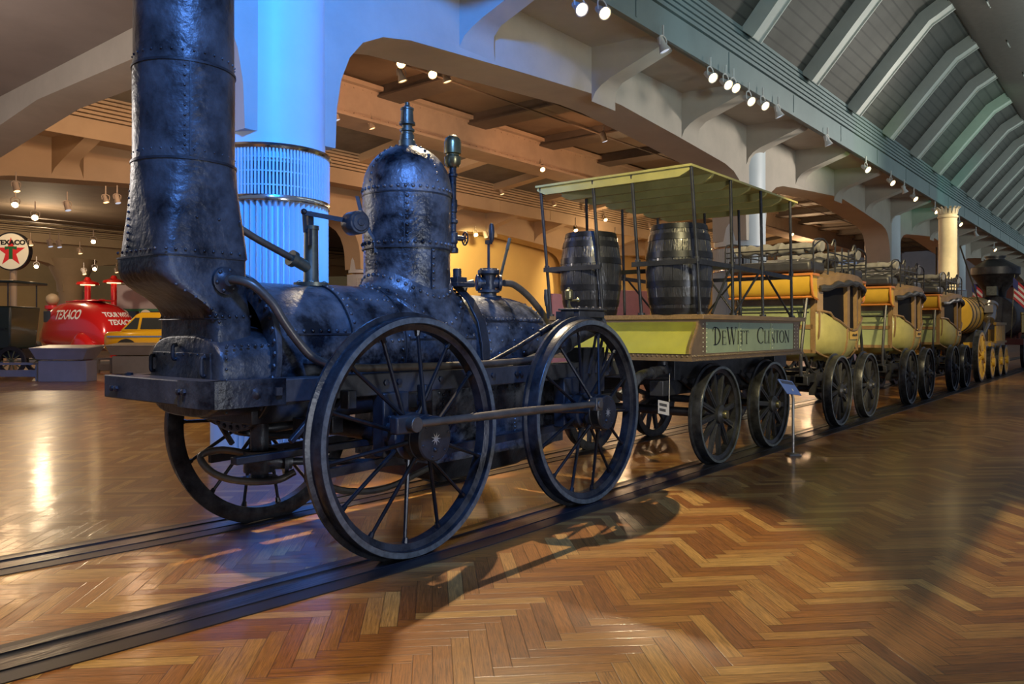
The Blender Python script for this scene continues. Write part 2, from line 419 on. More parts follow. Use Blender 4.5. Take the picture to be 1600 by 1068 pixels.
# corbels under the balcony edge
def corbel(x, yf, yt, mat, w=.36):
    s = 1 if yt > yf else -1; D = abs(yt - yf)
    prof = [(0, 4.98), (.03, 5.14), (.1, 5.26), (.25, 5.36), (D * .93, 5.66), (D * .97, 5.72), (D, SOF), (0, SOF)]
    mb = MB(); n = len(prof)
    def wd(a): return w / 2 + .18 * math.exp(-a / .07)
    A = [(x - wd(a), yf + s * a, z) for a, z in prof]; B = [(x + wd(a), yf + s * a, z) for a, z in prof]
    mb.add(A + B, [tuple(reversed(range(n))), tuple(range(n, 2 * n))] + [(k, (k + 1) % n, n + (k + 1) % n, n + k) for k in range(n)])
    return struct(mb.build('corbel', mat, ang=50))
k = 0
while C0 + 3.125 * k < 62:
    x = C0 - .2 + 3.125 * k; k += 1
    corbel(x, 7.0, 5.78, concrete)
    if 2 <= k < 12: corbel(x, 20.2, 18.75, concrete2)

def fascia(y, s, x0, x1, mat, name, nm):
    """balcony edge: plain band below, five louvre slats above; s = -1 faces -y"""
    mb = MB().box(x0, x1, min(y, y - s * .16), max(y, y - s * .16), 5.66, 6.06)
    mb.box(x0, x1, min(y, y - s * .05), max(y, y - s * .05) , 5.62, 5.66)
    q = x0
    while q < x1:
        mb.box(q - .015, q + .015, min(y, y + s * .012), max(y, y + s * .012), 5.68, 6.04); q += 3.125
    r = struct(mb.build(name, mat)); r['label'] = nm
    for k_ in range(6):
        z = 6.09 + k_ * .095
        MB().box(x0, x1, min(y + s * .02, y - s * .1), max(y + s * .02, y - s * .1), z, z + .062).build('louvre', mat, r)
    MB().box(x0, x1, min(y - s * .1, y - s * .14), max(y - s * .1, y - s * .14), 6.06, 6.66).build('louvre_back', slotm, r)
    return r
fascia(5.6, -1, -6, XE, fasciam, 'trim_1', 'long balcony fascia with louvre slats above the nearer arcade')
fascia(18.6, -1, -6, 62, concrete2, 'trim_2', 'louvred balcony fascia of the aisle behind the locomotive')
fascia(42.5, -1, 4, 40, concrete2, 'trim_3', 'farthest louvred balcony fascia at the left')
struct(MB().box(-6, XE, 5.75, 7.02, SOF, SOF + .2).build('balcony_slab', concrete))
struct(MB().box(-6, 62, 18.75, 21.0, SOF, SOF + .2).build('balcony_slab', concrete2))
struct(MB().box(4, 42, 42.65, 44.8, SOF, SOF + .2).build('balcony_slab', concrete2))

# nave vault: sloping deck, curved ribs, ridge girder
vp = [(5.62, 6.6), (4.75, 7.62), (4.05, 8.42)]
for k_ in range(1, 9):
    a = k_ / 8; vp.append((4.05 - 1.15 * (math.sin(a * PI / 2) * .75 + a * .25) , 8.42 + .62 * math.sin(a * PI / 2)))
def vault_strip(off, x0, x1):
    return [(y - off * .72, z - off * .69) for y, z in vp]
mb = MB(); n = len(vp)
mb.add([(-6, y, z) for y, z in vp] + [(XE, y, z) for y, z in vp], [(k_, k_ + 1, n + k_ + 1, n + k_) for k_ in range(n - 1)])
struct(mb.build('ceiling', deck), 'sloping dark board deck of the high nave ceiling')
k = 0
while C0 + 3.1 * k - 1. < XE:
    x = C0 + 3.1 * k - .75; k += 1
    mb = MB(); inn = []
    for i, (y, z) in enumerate(vp):
        p = vp[max(0, i - 1)]; q = vp[min(n - 1, i + 1)]
        t = V((0, q[0] - p[0], q[1] - p[1])).normalized(); nn = V((0, -t.z, t.y))
        if nn.z > 0: nn = -nn
        dpt = .26 + (.35 if i > n - 3 else .0) + (.1 if i > n - 5 else 0)
        inn.append((y + nn.y * dpt, z + nn.z * dpt))
    rings = [[(x - .2, a[0], a[1]), (x + .2, a[0], a[1]), (x + .2, b2[0], b2[1]), (x - .2, b2[0], b2[1])] for a, b2 in zip(vp, inn)]
    mb.loft(rings)
    # raised flange edges and rivets at the haunch
    for sx in (-.2, .17):
        mb.loft([[(x + sx, b2[0], b2[1]), (x + sx + .03, b2[0], b2[1]), (x + sx + .03, b2[0] - .02, b2[1] - .03), (x + sx, b2[0] - .02, b2[1] - .03)] for b2 in inn])
    struct(mb.build('ceiling_rib', ribm, ang=50))
gb = MB()
prof = [(3.5, 9.3), (3.5, 8.62), (3.38, 8.46), (3.2, 8.4), (2.2, 8.4), (2., 8.46), (1.9, 8.62), (1.9, 9.3)]
gb.loft([[(-6, y, z) for y, z in prof], [(XE, y, z) for y, z in prof]])
q = 9.
while q < 60:
    for dy in (3.49, 3.42):
        gb.rivet((q, dy if dy > 3.45 else 3.44, 8.62 if dy > 3.45 else 8.5), (0, 1, -.3), .018, 5)
    q += .24
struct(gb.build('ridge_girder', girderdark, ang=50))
# the other half of the vault and the side behind the camera stay open so the added ambient world light gets in

# aisle ceiling, cross girders, riveted girder
struct(MB().add([(4.4, 7.7, 7.0), (62, 7.7, 7.0), (62, 14.3, 7.0), (4.4, 14.3, 7.0)], [(3, 2, 1, 0)]).build('ceiling', aisleceil), 'flat brown aisle ceiling behind the arcade')
struct(MB().add([(4.4, 14.3, 7.15), (62, 14.3, 7.15), (62, 18.7, 6.6), (4.4, 18.7, 6.6)], [(3, 2, 1, 0)]).build('ceiling', panelm), 'dark sloping deck above the far louvres')
k = 0
while 6.3 + 3.125 * k < 60:
    x = 6.3 + 3.125 * k; k += 1
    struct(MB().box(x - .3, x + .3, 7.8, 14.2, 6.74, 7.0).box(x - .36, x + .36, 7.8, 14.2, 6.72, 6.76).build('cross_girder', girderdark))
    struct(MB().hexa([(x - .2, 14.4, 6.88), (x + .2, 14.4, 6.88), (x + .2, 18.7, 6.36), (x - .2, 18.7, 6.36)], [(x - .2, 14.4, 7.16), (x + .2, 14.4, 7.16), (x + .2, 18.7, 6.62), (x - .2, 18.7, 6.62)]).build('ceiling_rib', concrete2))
g = MB().box(4.4, 62, 14.0, 14.6, 6.1, 6.98).box(4.4, 62, 13.85, 14.75, 6.84, 6.94).box(4.4, 62, 13.85, 14.75, 6.06, 6.12)
q = 5.
while q < 40:
    g.rivet((q, 14.0, 6.78), (0, -1, 0), .022, 5); g.rivet((q, 14.0, 6.2), (0, -1, 0), .022, 5); q += .26
struct(g.build('riveted_girder', girderm))
struct(MB().box(4.4, 62, 9.0, 9.3, 6.66, 6.98).build('ceiling_beam', girderm))
for (y, z, r_) in ((10.4, 6.5, .035), (10.75, 6.55, .025), (11.6, 6.6, .02)):
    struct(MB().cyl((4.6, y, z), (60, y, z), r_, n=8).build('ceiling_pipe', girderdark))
pm = MB(); q = 6.
while q < 40:
    for y, z in ((10.4, 6.5), (10.75, 6.55)): pm.cyl((q, y, z), (q, y, 6.98), .008, n=5)
    q += 2.1
struct(pm.build('ceiling_pipe_hangers', girderdark))
# left: lower slab and deep transverse beam from the first column
struct(MB().box(-8, 4.55, 7.9, 20.2, 5.03, 5.2).build('ceiling_slab', slabm), 'low flat ceiling slab at the upper left')
tb = [(7.9, 3.6), (8.1, 4.2), (8.6, 4.55), (9.4, 4.64), (12.8, 4.7), (14.6, 4.55), (18.6, 4.2), (20.2, 4.0)]
mb = MB(); n = len(tb)
A = [(4.55, y, z) for y, z in tb]; B = [(5.15, y, z) for y, z in tb]; T0 = [(4.55, y, 7.0) for y, z in tb]; T1 = [(5.15, y, 7.0) for y, z in tb]
fs = []
for k_ in range(n - 1): fs += [(k_, k_ + 1, 2 * n + k_ + 1, 2 * n + k_), (n + k_ + 1, n + k_, 3 * n + k_, 3 * n + k_ + 1), (k_ + 1, k_, n + k_, n + k_ + 1)]
struct(mb.add(A + B + T0 + T1, fs).build('transverse_beam', concrete))
# beyond the far arcade
struct(MB().add([(2, 20.9, 6.2), (62, 20.9, 6.2), (62, 44, 6.6), (2, 44, 6.6)], [(3, 2, 1, 0)]).build('ceiling', aisleceil), 'brown ceiling beyond the far arcade')
struct(MB().box(17.9, 62, 21.25, 21.5, 0, 6.2).build('wall_rear', yellowall), 'ochre wall filling the far arcade')
struct(MB().box(15.6, 20, 30, 30.2, 0, 6.3).build('wall_side', yellowall))
struct(MB().box(-4, 60, 58, 58.3, 0, 7).build('wall_far', yellowall))
struct(MB().box(XE - .3, XE, -4, 22, 0, 9).build('wall_end', concrete))
d = at(532, 470, Y=30); d = MB().box(16.3, 17.2, 29.93, 30.02, 0, 2.3).box(16.22, 16.3, 29.9, 30.02, 0, 2.4).box(17.2, 17.28, 29.9, 30.02, 0, 2.4).box(16.22, 17.28, 29.9, 30.02, 2.3, 2.4).box(16.74, 16.76, 29.915, 29.95, 0, 2.3)
struct(d.build('door_1', doorgrey))
for z in (5.55, 5.75, 5.95):
    struct(MB().cyl((3, 30 + z, z), (30, 30 + z, z), .03, n=6).build('ceiling_pipe', girderdark))

# ------------------------------------------------------------------ track (its near end bends a little towards the camera's left)
def bend(x):
    return .05 * max(0, 3.6 - x) ** 1.35 if x < 3.6 else 0
def rail(y, label):
    root = empty('rail', (30, y, 0), label, 'rail')
    xs = [-1 + .35 * k for k in range(16)] + [5, 8, 15, 25, 40, 60, XE]
    def strip(y0, y1, z1, nm, mt):
        MB().loft([[(x, y + y0 + bend(x), -.01), (x, y + y1 + bend(x), -.01), (x, y + y1 + bend(x), z1), (x, y + y0 + bend(x), z1)] for x in xs]).build(nm, mt, root)
    strip(-.19, -.075, .006, 'edging_strip', railwood)
    strip(-.07, .045, .01, 'rail_head', railm)
    strip(.045, .11, .003, 'groove', black)
    strip(.11, .16, .01, 'guard_strip', railm)
    strip(.16, .22, .006, 'edging_strip', railwood)
rail(3.25, 'dark steel rail set in the parquet under the wheels nearest the camera')
rail(4.72, 'dark steel rail set in the parquet under the far side wheels')
# ------------------------------------------------------------------ locomotive
YC = 3.985
loco = empty('steam_locomotive', (3.9, YC, 0), 'antique black riveted steam locomotive with tall chimney and spoked wheels, nearest the camera', 'locomotive')
RW = .678; ZW = .688

def ring_part(mb_prof, n=72):
    return MB().lathe(mb_prof, (0, 0, 0), (0, 1, 0), n, closed=True)
def drive_wheel(x, y):
    R = RW
    w = ring_part([(R - .04, 0), (R - .004, 0), (R, .006), (R, .078), (R + .026, .086), (R + .026, .104), (R - .05, .107), (R - .078, .1), (R - .078, .034), (R - .044, .022)]).build('wheel', tyre, loco, at=(x, y, ZW))
    ORG[w] = V((0, 0, 0))
    def sub(mb, nm, mt, **k): return mb.build(nm, mt, w, **k)
    sub(ring_part([(R - .036, -.003), (R - .006, -.003), (R - .006, .004), (R - .036, .004)]), 'tyre_edge', tyreedge)
    for k in range(14):
        a = 2 * PI * (k + .32) / 14; yo = -.045 if k % 2 else .075
        u = V((math.cos(a), 0, math.sin(a)))
        s = MB().tube([u * .1 + V((0, yo, 0)), u * (R - .07) + V((0, .062, 0))], lambda t: .0135 - .003 * t, 8)
        s.cyl(u * (R - .11) + V((0, .058, 0)), u * (R - .066) + V((0, .062, 0)), .014, .022, 8)
        s.cyl(u * .1 + V((0, yo, 0)), u * .15 + V((0, yo + .01, 0)), .02, .014, 8)
        sub(s, 'spoke', spokem)
    sub(MB().lathe([(0, -.07), (.12, -.07), (.13, -.06), (.13, -.02), (.1, -.01), (.1, .04), (.135, .05), (.135, .11), (.1, .12), (.1, .2), (0, .2)], (0, 0, 0), (0, 1, 0), 32), 'hub', black)
    cv = sub(MB().lathe([(0, -.135), (.118, -.135), (.126, -.128), (.126, -.06), (0, -.06)], (0, 0, 0), (0, 1, 0), 40), 'hub_cover', black)
    st = MB()
    for k in range(9):
        a = 2 * PI * k / 9; b1, b2 = a - .34, a + .34
        st.add([(0, -.14, 0), (.013 * math.cos(b1), -.139, .013 * math.sin(b1)), (.038 * math.cos(a), -.139, .038 * math.sin(a)), (.013 * math.cos(b2), -.139, .013 * math.sin(b2))], [(0, 1, 2, 3)])
    sub(st, 'star_emblem', starm)
    for k in range(6): MB().rivet((.1 * math.cos(k * 1.047 + .3), -.135, .1 * math.sin(k * 1.047 + .3)), (0, -1, 0), .008, 6).build('bolt', black, w)
    MB().rivet((-.005, -.137, -.06), (0, -1, 0), .014, 8).build('bolt', black, w)
    return w
W1X, W2X, YN, YF = 3.09, 4.86, 3.2, 4.77
w1 = drive_wheel(W1X, YN)
for (x, y, rz) in ((W2X, YN, 0), (W1X, YF, PI), (W2X, YF, PI)):
    c = copy_tree(w1, loco); c.location = V((x, y, ZW)) - ORG[loco]; c.rotation_euler = (0, .22 if rz == 0 else .1, rz)
for x in (W1X, W2X):
    MB().cyl((x, YN + .15, ZW), (x, YF - .15, ZW), .055, n=16).build('axle', black, loco)

# coupling rod with end blocks on the near side, and its twin
def coupling(ys, s):
    m = MB(); z1, z2 = ZW + .1, ZW + .08; x1, x2 = W1X - .2, W2X - .21
    m.tube([(x1 + .03, ys, z1), ((x1 + x2) / 2, ys, (z1 + z2) / 2 + .004), (x2, ys, z2)], lambda t: .021 + .007 * math.sin(PI * t), 10)
    m.cyl((x1, ys - .03 * s, z1), (x1, ys + .03 * s, z1), .042, n=16)
    m.box(x2 - .035, x2 + .045, ys - .03, ys + .03, z2 - .045, z2 + .045)
    m.cyl((x2, ys - .045 * s, z2), (x2, ys + .05 * s, z2), .03, n=12)
    m.build('coupling_rod', brownpipe, loco, bevel=.004)
    e = MB().box(x1 - .1, x1 + .07, ys + .02 * s, ys + .08 * s, z1 - .05, z1 + .045) if s > 0 else MB().box(x1 - .1, x1 + .07, ys - .08, ys - .02, z1 - .05, z1 + .045)
    e.build('crank_block', black, loco, bevel=.01)
coupling(3.03, 1); coupling(4.94, -1)

# chimney: square hopper base melting into a round stack
CHX = 2.13
def srect(cx, cy, a, b_, z, ex, n=48):
    out = []
    for k in range(n):
        t = 2 * PI * k / n + PI / n; c, s = math.cos(t), math.sin(t)
        q = (abs(c) ** ex + abs(s) ** ex) ** (-1 / ex)
        out.append((cx + a * c * q, cy + b_ * s * q, z))
    return out
ch = MB()
ch.loft([srect(CHX, YC, .25, .25, 4.2, 2), srect(CHX, YC, .25, .25, 2.655, 2)], cap=False)
ch.loft([srect(CHX, YC, .256, .256, 2.66, 2), srect(CHX, YC, .254, .254, 2.645, 2), srect(CHX, YC, .253, .253, 2.16, 2)], cap=False)
ch.loft([srect(CHX, YC, .26, .26, 2.165, 2), srect(CHX, YC, .259, .259, 2.145, 2.0), srect(CHX, YC, .252, .254, 2.05, 2.4), srect(CHX, YC, .248, .253, 1.93, 3.2), srect(CHX, YC, .246, .252, 1.8, 5), srect(CHX, YC, .246, .252, 1.665, 9)], cap=False)
for k in range(30):
    a = 2 * PI * k / 30
    for z in (2.7, 2.2):
        ch.rivet((CHX + .251 * math.cos(a), YC + .251 * math.sin(a), z), (math.cos(a), math.sin(a), 0), .007, 5)
a0 = math.radians(-118)
for k in range(9):
    z = 2.22 + .05 * k; ch.rivet((CHX + .254 * math.cos(a0), YC + .254 * math.sin(a0), z), (math.cos(a0), math.sin(a0), 0), .007, 5)
for k in range(12):
    z = 1.72 + .036 * k; ex = 9 - 4 * (z - 1.665) / .135 if z < 1.8 else 5 - 1.8 * (z - 1.8) / .13 if z < 1.93 else 3.2 - .8 * (z - 1.93) / .12 if z < 2.05 else 2.3
    ch.rivet((CHX - .25 * (1 - (.12 / .254) ** ex) ** (1 / ex) + .003, YC + .12, z), (-1, 0, 0), .008, 5)
for k in range(9): ch.rivet((1.9 + .05 * k, YC - .252, 1.69), (0, -1, 0), .009, 5); ch.rivet((1.872, YC - .2 + .05 * k, 1.69), (-1, 0, 0), .009, 5)
for k in range(3): ch.rivet((2.06 + .12 * k, YC - .253, 1.86), (0, -1, 0), .009, 5)
chim = ch.build('chimney', iron2, loco, ang=50)
seam = lambda z, r: MB().lathe([(r - .004, z - .006), (r + .004, z - .006), (r + .004, z + .006), (r - .004, z + .006)], (CHX, YC, 0), n=48, closed=True).build('plate_seam', black, chim)
seam(2.65, .255); seam(2.155, .26)
a1 = math.radians(-112)
MB().bar((CHX + .253 * math.cos(a1), YC + .253 * math.sin(a1), 2.17), (CHX + .253 * math.cos(a1), YC + .253 * math.sin(a1), 2.64), .008, .012, up=(math.cos(a1), math.sin(a1), 0)).build('plate_seam', black, chim)

# smokebox: S-curved front under the hopper
sb = MB(); XR = 2.36
rows = [(1.662, 1.873, .252), (1.6, 1.877, .252), (1.56, 1.89, .253), (1.525, 1.92, .255), (1.495, 1.965, .257), (1.465, 2.02, .26), (1.435, 2.065, .265), (1.405, 2.1, .272), (1.375, 2.122, .28), (1.34, 2.132, .288), (1.2, 2.132, .292), (1.02, 2.132, .292)]
sb.loft([srect((x + XR) / 2, YC, (XR - x) / 2, w, z, 11, 56) for z, x, w in rows])
for z, x, w in rows[3:10]:
    sb.rivet((x + .03, YC - w, z - .01), (0, -1, 0), .009, 5)
for k in range(11): sb.rivet((2.131, YC - .25 + .05 * k, 1.36), (-1, 0, .1), .009, 5); sb.rivet((2.131, YC - .26 + .052 * k, 1.235), (-1, 0, 0), .009, 5)
for k in range(6): sb.rivet((2.14 + .04 * k, YC - .288, 1.36), (0, -1, 0), .009, 5)
smokebox = sb.build('smokebox', iron2, loco, ang=55)
MB().loft([srect((1.873 + XR) / 2, YC, (XR - 1.873) / 2 + .004, .256, z, 11, 56) for z in (1.659, 1.667)]).build('plate_seam', black, smokebox)
MB().tube([(2.2, YC - .288, 1.345), (2.134, YC - .284, 1.345), (2.13, YC - .27, 1.345), (2.13, YC + .27, 1.345), (2.134, YC + .284, 1.345)], .004, 6).build('plate_seam', black, smokebox)
# lower drum with bulging front plate
dr = MB()
def drum_ring(x, a, b_, zc=1.045): return [(x, YC + a * math.cos(t) * (abs(math.cos(t)) ** 3.2 + abs(math.sin(t)) ** 3.2) ** (-1 / 3.2), zc + b_ * math.sin(t) * (abs(math.cos(t)) ** 3.2 + abs(math.sin(t)) ** 3.2) ** (-1 / 3.2)) for t in [2 * PI * k / 56 for k in range(56)]]
dr.loft([drum_ring(2.118, .345, .205), drum_ring(2.124, .362, .213), drum_ring(2.145, .37, .217), drum_ring(2.28, .376, .228, 1.055), drum_ring(2.42, .385, .245, 1.07)])
for k in range(7): dr.rivet((2.15, YC - .375, 1.2 - .055 * k), (0, -1, 0), .009, 5); dr.rivet((2.16 + .04 * k, YC - .366, 1.21), (0, -1, .2), .009, 5)
drum = dr.build('smokebox_drum', iron2, loco, ang=50)
fp = MB().hexa([(2.108, YC + .32, .94), (2.108, YC - .3, .94), (2.124, YC - .3, .94), (2.124, YC + .32, .94)], [(2.108, YC + .31, 1.17), (2.108, YC - .29, 1.17), (2.124, YC - .29, 1.17), (2.124, YC + .31, 1.17)])
for k in range(8): fp.rivet((2.108, YC - .24 + .07 * k, 1.16), (-1, 0, 0), .007, 5)
door = fp.build('smokebox_door', iron2, drum, bevel=.006)
for yy, z0, z1 in ((YC + .29, 1.07, 1.15), (YC + .05, 1.14, 1.21), (YC - .24, 1.06, 1.15)):
    MB().tube([(2.114, yy, z1), (2.092, yy, z1 - .005), (2.09, yy, (z0 + z1) / 2), (2.092, yy, z0), (2.114, yy, z0 - .005)], .011, 8, smooth=4).build('door_latch', black, drum)

# boiler flange, boiler, firebox
flange = MB().lathe([(.33, 2.4), (.44, 2.4), (.445, 2.405), (.445, 2.43), (.44, 2.435), (.33, 2.435)], (0, YC, 1.165), (1, 0, 0), 64).build('boiler_flange', iron2, loco)
for k in range(40):
    a = 2 * PI * k / 40; MB().rivet((2.4, YC + .42 * math.cos(a), 1.165 + .42 * math.sin(a)), (-1, 0, 0), .016, 6).build('bolt', black, flange); MB().rivet((2.435, YC + .42 * math.cos(a), 1.165 + .42 * math.sin(a)), (1, 0, 0), .016, 6).build('bolt', black, flange)
BZ, BR = 1.17, .4
bo = MB().lathe([(.392, 2.43), (.392, 2.945), (.4, 2.948), (.4, 3.36), (.392, 3.363), (.392, 4.06)], (0, YC, BZ), (1, 0, 0), 96)
def brow(x0, x1, ang, n, r=.014, R=.4):
    a = math.radians(ang)
    for k in range(n):
        x = x0 + (x1 - x0) * k / (n - 1); bo.rivet((x, YC - R * math.cos(a), BZ + R * math.sin(a)), (0, -math.cos(a), math.sin(a)), r, 6)
def bring(x, n=44, R=.4, r=.014):
    for k in range(n):
        a = 2 * PI * k / n
        if math.sin(a) > -.75: bo.rivet((x, YC + R * math.cos(a), BZ + R * math.sin(a)), (0, math.cos(a), math.sin(a)), r, 6)
bring(2.975); bring(3.33)
brow(2.56, 2.9, 17, 7, R=.392); brow(3.02, 3.3, 50, 6); brow(3.4, 4.0, 12, 10, R=.392); brow(3.02, 3.3, 8, 6)
brow(2.47, 2.47, 60, 2)
boiler = bo.build('boiler', iron, loco, ang=45)
for x in (2.946, 3.362): MB().lathe([(.396, x - .004), (.404, x - .004), (.404, x + .004), (.396, x + .004)], (0, YC, BZ), (1, 0, 0), 96, closed=True).build('plate_seam', black, boiler)
for x0, x1, an in ((2.5, 2.94, 14), (3.4, 4.02, 9)):
    a = math.radians(an); MB().bar((x0, YC - .395 * math.cos(a), BZ + .395 * math.sin(a)), (x1, YC - .395 * math.cos(a), BZ + .395 * math.sin(a)), .006, .01).build('plate_seam', black, boiler)
MB().box(2.6, 2.72, YC - .43, YC - .36, 1.1, 1.135).box(2.63, 2.69, YC - .44, YC - .36, 1.135, 1.16).build('side_bracket', iron2, boiler, bevel=.008)
fbx = MB().lathe([(.38, 4.0), (.4, 4.06), (.4, 4.62), (.395, 4.74), (.375, 4.86), (.335, 4.97), (.27, 5.05), (.15, 5.1), (0, 5.115)], (0, YC, BZ - .02), (1, 0, 0), 72)
for x, n in ((4.16, 40),):
    for k in range(n):
        a = 2 * PI * k / n; fbx.rivet((x, YC + .4 * math.cos(a), BZ - .02 + .4 * math.sin(a)), (0, math.cos(a), math.sin(a)), .014, 6)
for k in range(15):
    a = math.radians(33); fbx.rivet((4.2 + .043 * k, YC - .4 * math.cos(a), BZ - .02 + .4 * math.sin(a)), (0, -math.cos(a), math.sin(a)), .014, 6)
for k in range(14):
    a = math.radians(30 + 10 * k); fbx.rivet((4.9, YC - .362 * math.cos(a), BZ - .02 + .362 * math.sin(a)), (.4, -math.cos(a), math.sin(a)), .013, 6)
for q in range(6):
    for k in range(4): 
        a = math.radians(22 - 13 * q); fbx.rivet((4.26 + .14 * k + .03 * (q % 2), YC - .4 * math.cos(a), BZ - .02 + .4 * math.sin(a)), (0, -math.cos(a), math.sin(a)), .013, 6)
firebox = fbx.build('firebox_barrel', iron, loco, ang=40)
a = math.radians(30)
MB().bar((4.17, YC - .402 * math.cos(a), BZ - .02 + .402 * math.sin(a)), (4.84, YC - .396 * math.cos(a), BZ - .02 + .396 * math.sin(a)), .007, .016).build('plate_seam', black, firebox)
# curved steel strap beside the dome
sp = MB()
pts = [(YC - .02, 1.61), (YC - .16, 1.6), (YC - .3, 1.49), (YC - .4, 1.34), (YC - .44, 1.18), (YC - .45, 1.0)]
sp.loft([[(4.01, y, z), (4.09, y, z), (4.09, y - .014, z + .012), (4.01, y - .014, z + .012)] for y, z in pts])
sp.box(3.95, 4.13, YC - .28, YC - .1, 1.59, 1.62).box(3.98, 4.08, YC - .25, YC - .15, 1.62, 1.66).cyl((4.03, YC - .2, 1.66), (4.03, YC - .2, 1.72), .03, n=10)
sp.build('boiler_strap', black, loco, bevel=.004)

# steam dome with riveted saddle flange
DX, DR = 3.74, .3
dm = MB().lathe([(.297, 1.45), (.297, 1.835), (.305, 1.837), (.305, 2.2), (.3, 2.2)], (DX, YC, 0), n=72)
dm.lathe([(.306, 2.2), (.307, 2.26)] + [(.302 * math.cos(k * PI / 2 / 14), 2.26 + .3 * math.sin(k * PI / 2 / 14)) for k in range(1, 15)], (DX, YC, 0), n=72)
for z, n, r, R in ((2.235, 40, .014, .306), (1.87, 38, .015, .305)):
    for k in range(n):
        a = 2 * PI * k / n; dm.rivet((DX + R * math.cos(a), YC + R * math.sin(a), z), (math.cos(a), math.sin(a), 0), r, 6)
av = math.atan2(-YC, -DX)       # towards the camera
for da, z0, z1, n, R in ((-.0, 1.93, 2.17, 6, .305), (-.75, 1.6, 1.8, 4, .297), (.62, 1.48, 1.82, 8, .297)):
    for k in range(n):
        a = av + da; dm.rivet((DX + R * math.cos(a), YC + R * math.sin(a), z0 + (z1 - z0) * k / (n - 1)), (math.cos(a), math.sin(a), 0), .014, 6)
for da in (-.95, .72, 2.6, -2.6):
    for k in range(8):
        e = .08 + k * .17; a = av + da; c = math.cos(e)
        dm.rivet((DX + .302 * c * math.cos(a), YC + .302 * c * math.sin(a), 2.26 + .3 * math.sin(e)), (c * math.cos(a), c * math.sin(a), math.sin(e)), .013, 6)
dome = dm.build('steam_dome', iron, loco, ang=45)
sd = MB()
def sring(rho, lift):
    out = []
    for k in range(72):
        a = 2 * PI * k / 72; yy = rho * math.sin(a); out.append((DX + rho * math.cos(a), YC + yy, BZ + math.sqrt(max(.0009, .4 ** 2 - min(abs(yy), .395) ** 2)) + lift))
    return out
sd.loft([sring(.396, -.02), sring(.394, .004), sring(.37, .012), sring(.34, .022), sring(.318, .05), sring(.308, .09), sring(.302, .12), sring(.296, .12)], cap=False)
for k in range(40):
    a = 2 * PI * k / 40
    for rho, lift, nr in ((.372, .012, (0, 0)), (.309, .085, (1, 1))):
        yy = rho * math.sin(a); z = BZ + math.sqrt(.4 ** 2 - yy * yy) + lift
        nn = V((math.cos(a), math.sin(a), .3)) if nr[0] else V((0, yy / .4, math.sqrt(1 - (yy / .4) ** 2)))
        sd.rivet((DX + rho * math.cos(a), YC + yy, z), nn, .0145, 6)
sd.build('dome_saddle', iron, dome, ang=50)
for z in (1.836, 2.2): MB().lathe([(.3, z - .005), (.309, z - .005), (.309, z + .005), (.3, z + .005)], (DX, YC, 0), n=72, closed=True).build('plate_seam', black, dome)
for da, z0, z1 in ((-.06, 1.84, 2.2), (.56, 1.56, 1.83)):
    a = av + da; p = V((DX + .304 * math.cos(a), YC + .304 * math.sin(a), 0)); MB().bar(p + V((0, 0, z0)), p + V((0, 0, z1)), .006, .01, up=(math.cos(a), math.sin(a), 0)).build('plate_seam', black, dome)
vz = 2.55
MB().lathe([(0, 0), (.058, 0), (.058, .045), (.05, .05), (.048, .085), (.04, .09), (.04, .105), (.05, .11), (.05, .125), (.036, .13), (.036, .15), (.056, .156), (.056, .172), (.045, .176), (.041, .255), (.046, .258), (.046, .27), (.03, .276), (.016, .29), (.016, .31), (0, .314)], (DX, YC, vz), n=24).build('whistle_valve', olivepost, dome)
MB().tube([(DX - .05, YC - .03, vz + .165), (DX - .055, YC - .03, vz + .23), (DX - .03, YC - .02, vz + .275)], .005, 6).build('valve_strap', black, dome)

# standpipe with brass cap at the dome's rear
sx, sy = 4.0, 3.8
tp = MB().lathe([(0, 1.83), (.04, 1.83), (.04, 1.86), (.028, 1.87), (.028, 1.89), (.036, 1.9), (.036, 1.97), (.026, 1.98), (.026, 2.03), (.038, 2.04), (.038, 2.06), (.026, 2.07), (.026, 2.11), (.033, 2.115), (.033, 2.2), (.026, 2.205), (.026, 2.36), (.034, 2.365), (.034, 2.385), (.026, 2.39), (.026, 2.44), (0, 2.44)], (sx, sy, 0), n=20)
tp.cyl((sx - .2, sy + .12, 2.17), (sx, sy, 2.17), .02, n=10).cyl((sx - .09, sy + .05, 2.17), (sx - .045, sy + .025, 2.17), .034, n=12)
tp.cyl((sx, sy, 1.935), (sx + .075, sy - .03, 1.935), .02, n=10).cyl((sx - .2, sy + .12, 1.9), (sx, sy, 1.9), .018, n=10)
stand = tp.build('standpipe', iron2, loco)
MB().lathe([(0, 2.43), (.04, 2.43), (.058, 2.455), (.06, 2.5), (.045, 2.512), (.045, 2.52), (.06, 2.525), (.06, 2.6), (.052, 2.63), (.03, 2.652), (0, 2.658)], (sx, sy, 0), n=28).build('brass_cap', brass, stand)
vw = MB(); c_ = V((sx + .09, sy - .036, 1.935)); dv = V((.93, -.37, 0)).normalized(); vx, vy, _ = frame_of(dv)
vw.tube([c_ + vx * (.045 * math.cos(2 * PI * k / 20)) + vy * (.045 * math.sin(2 * PI * k / 20)) for k in range(20)], .006, 6, closed=True)
for k in range(3): vw.cyl(c_ + vx * (.045 * math.cos(k * PI / 3)) + vy * (.045 * math.sin(k * PI / 3)), c_ - vx * (.045 * math.cos(k * PI / 3)) - vy * (.045 * math.sin(k * PI / 3)), .004, n=5)
vw.build('valve_wheel', black, stand)

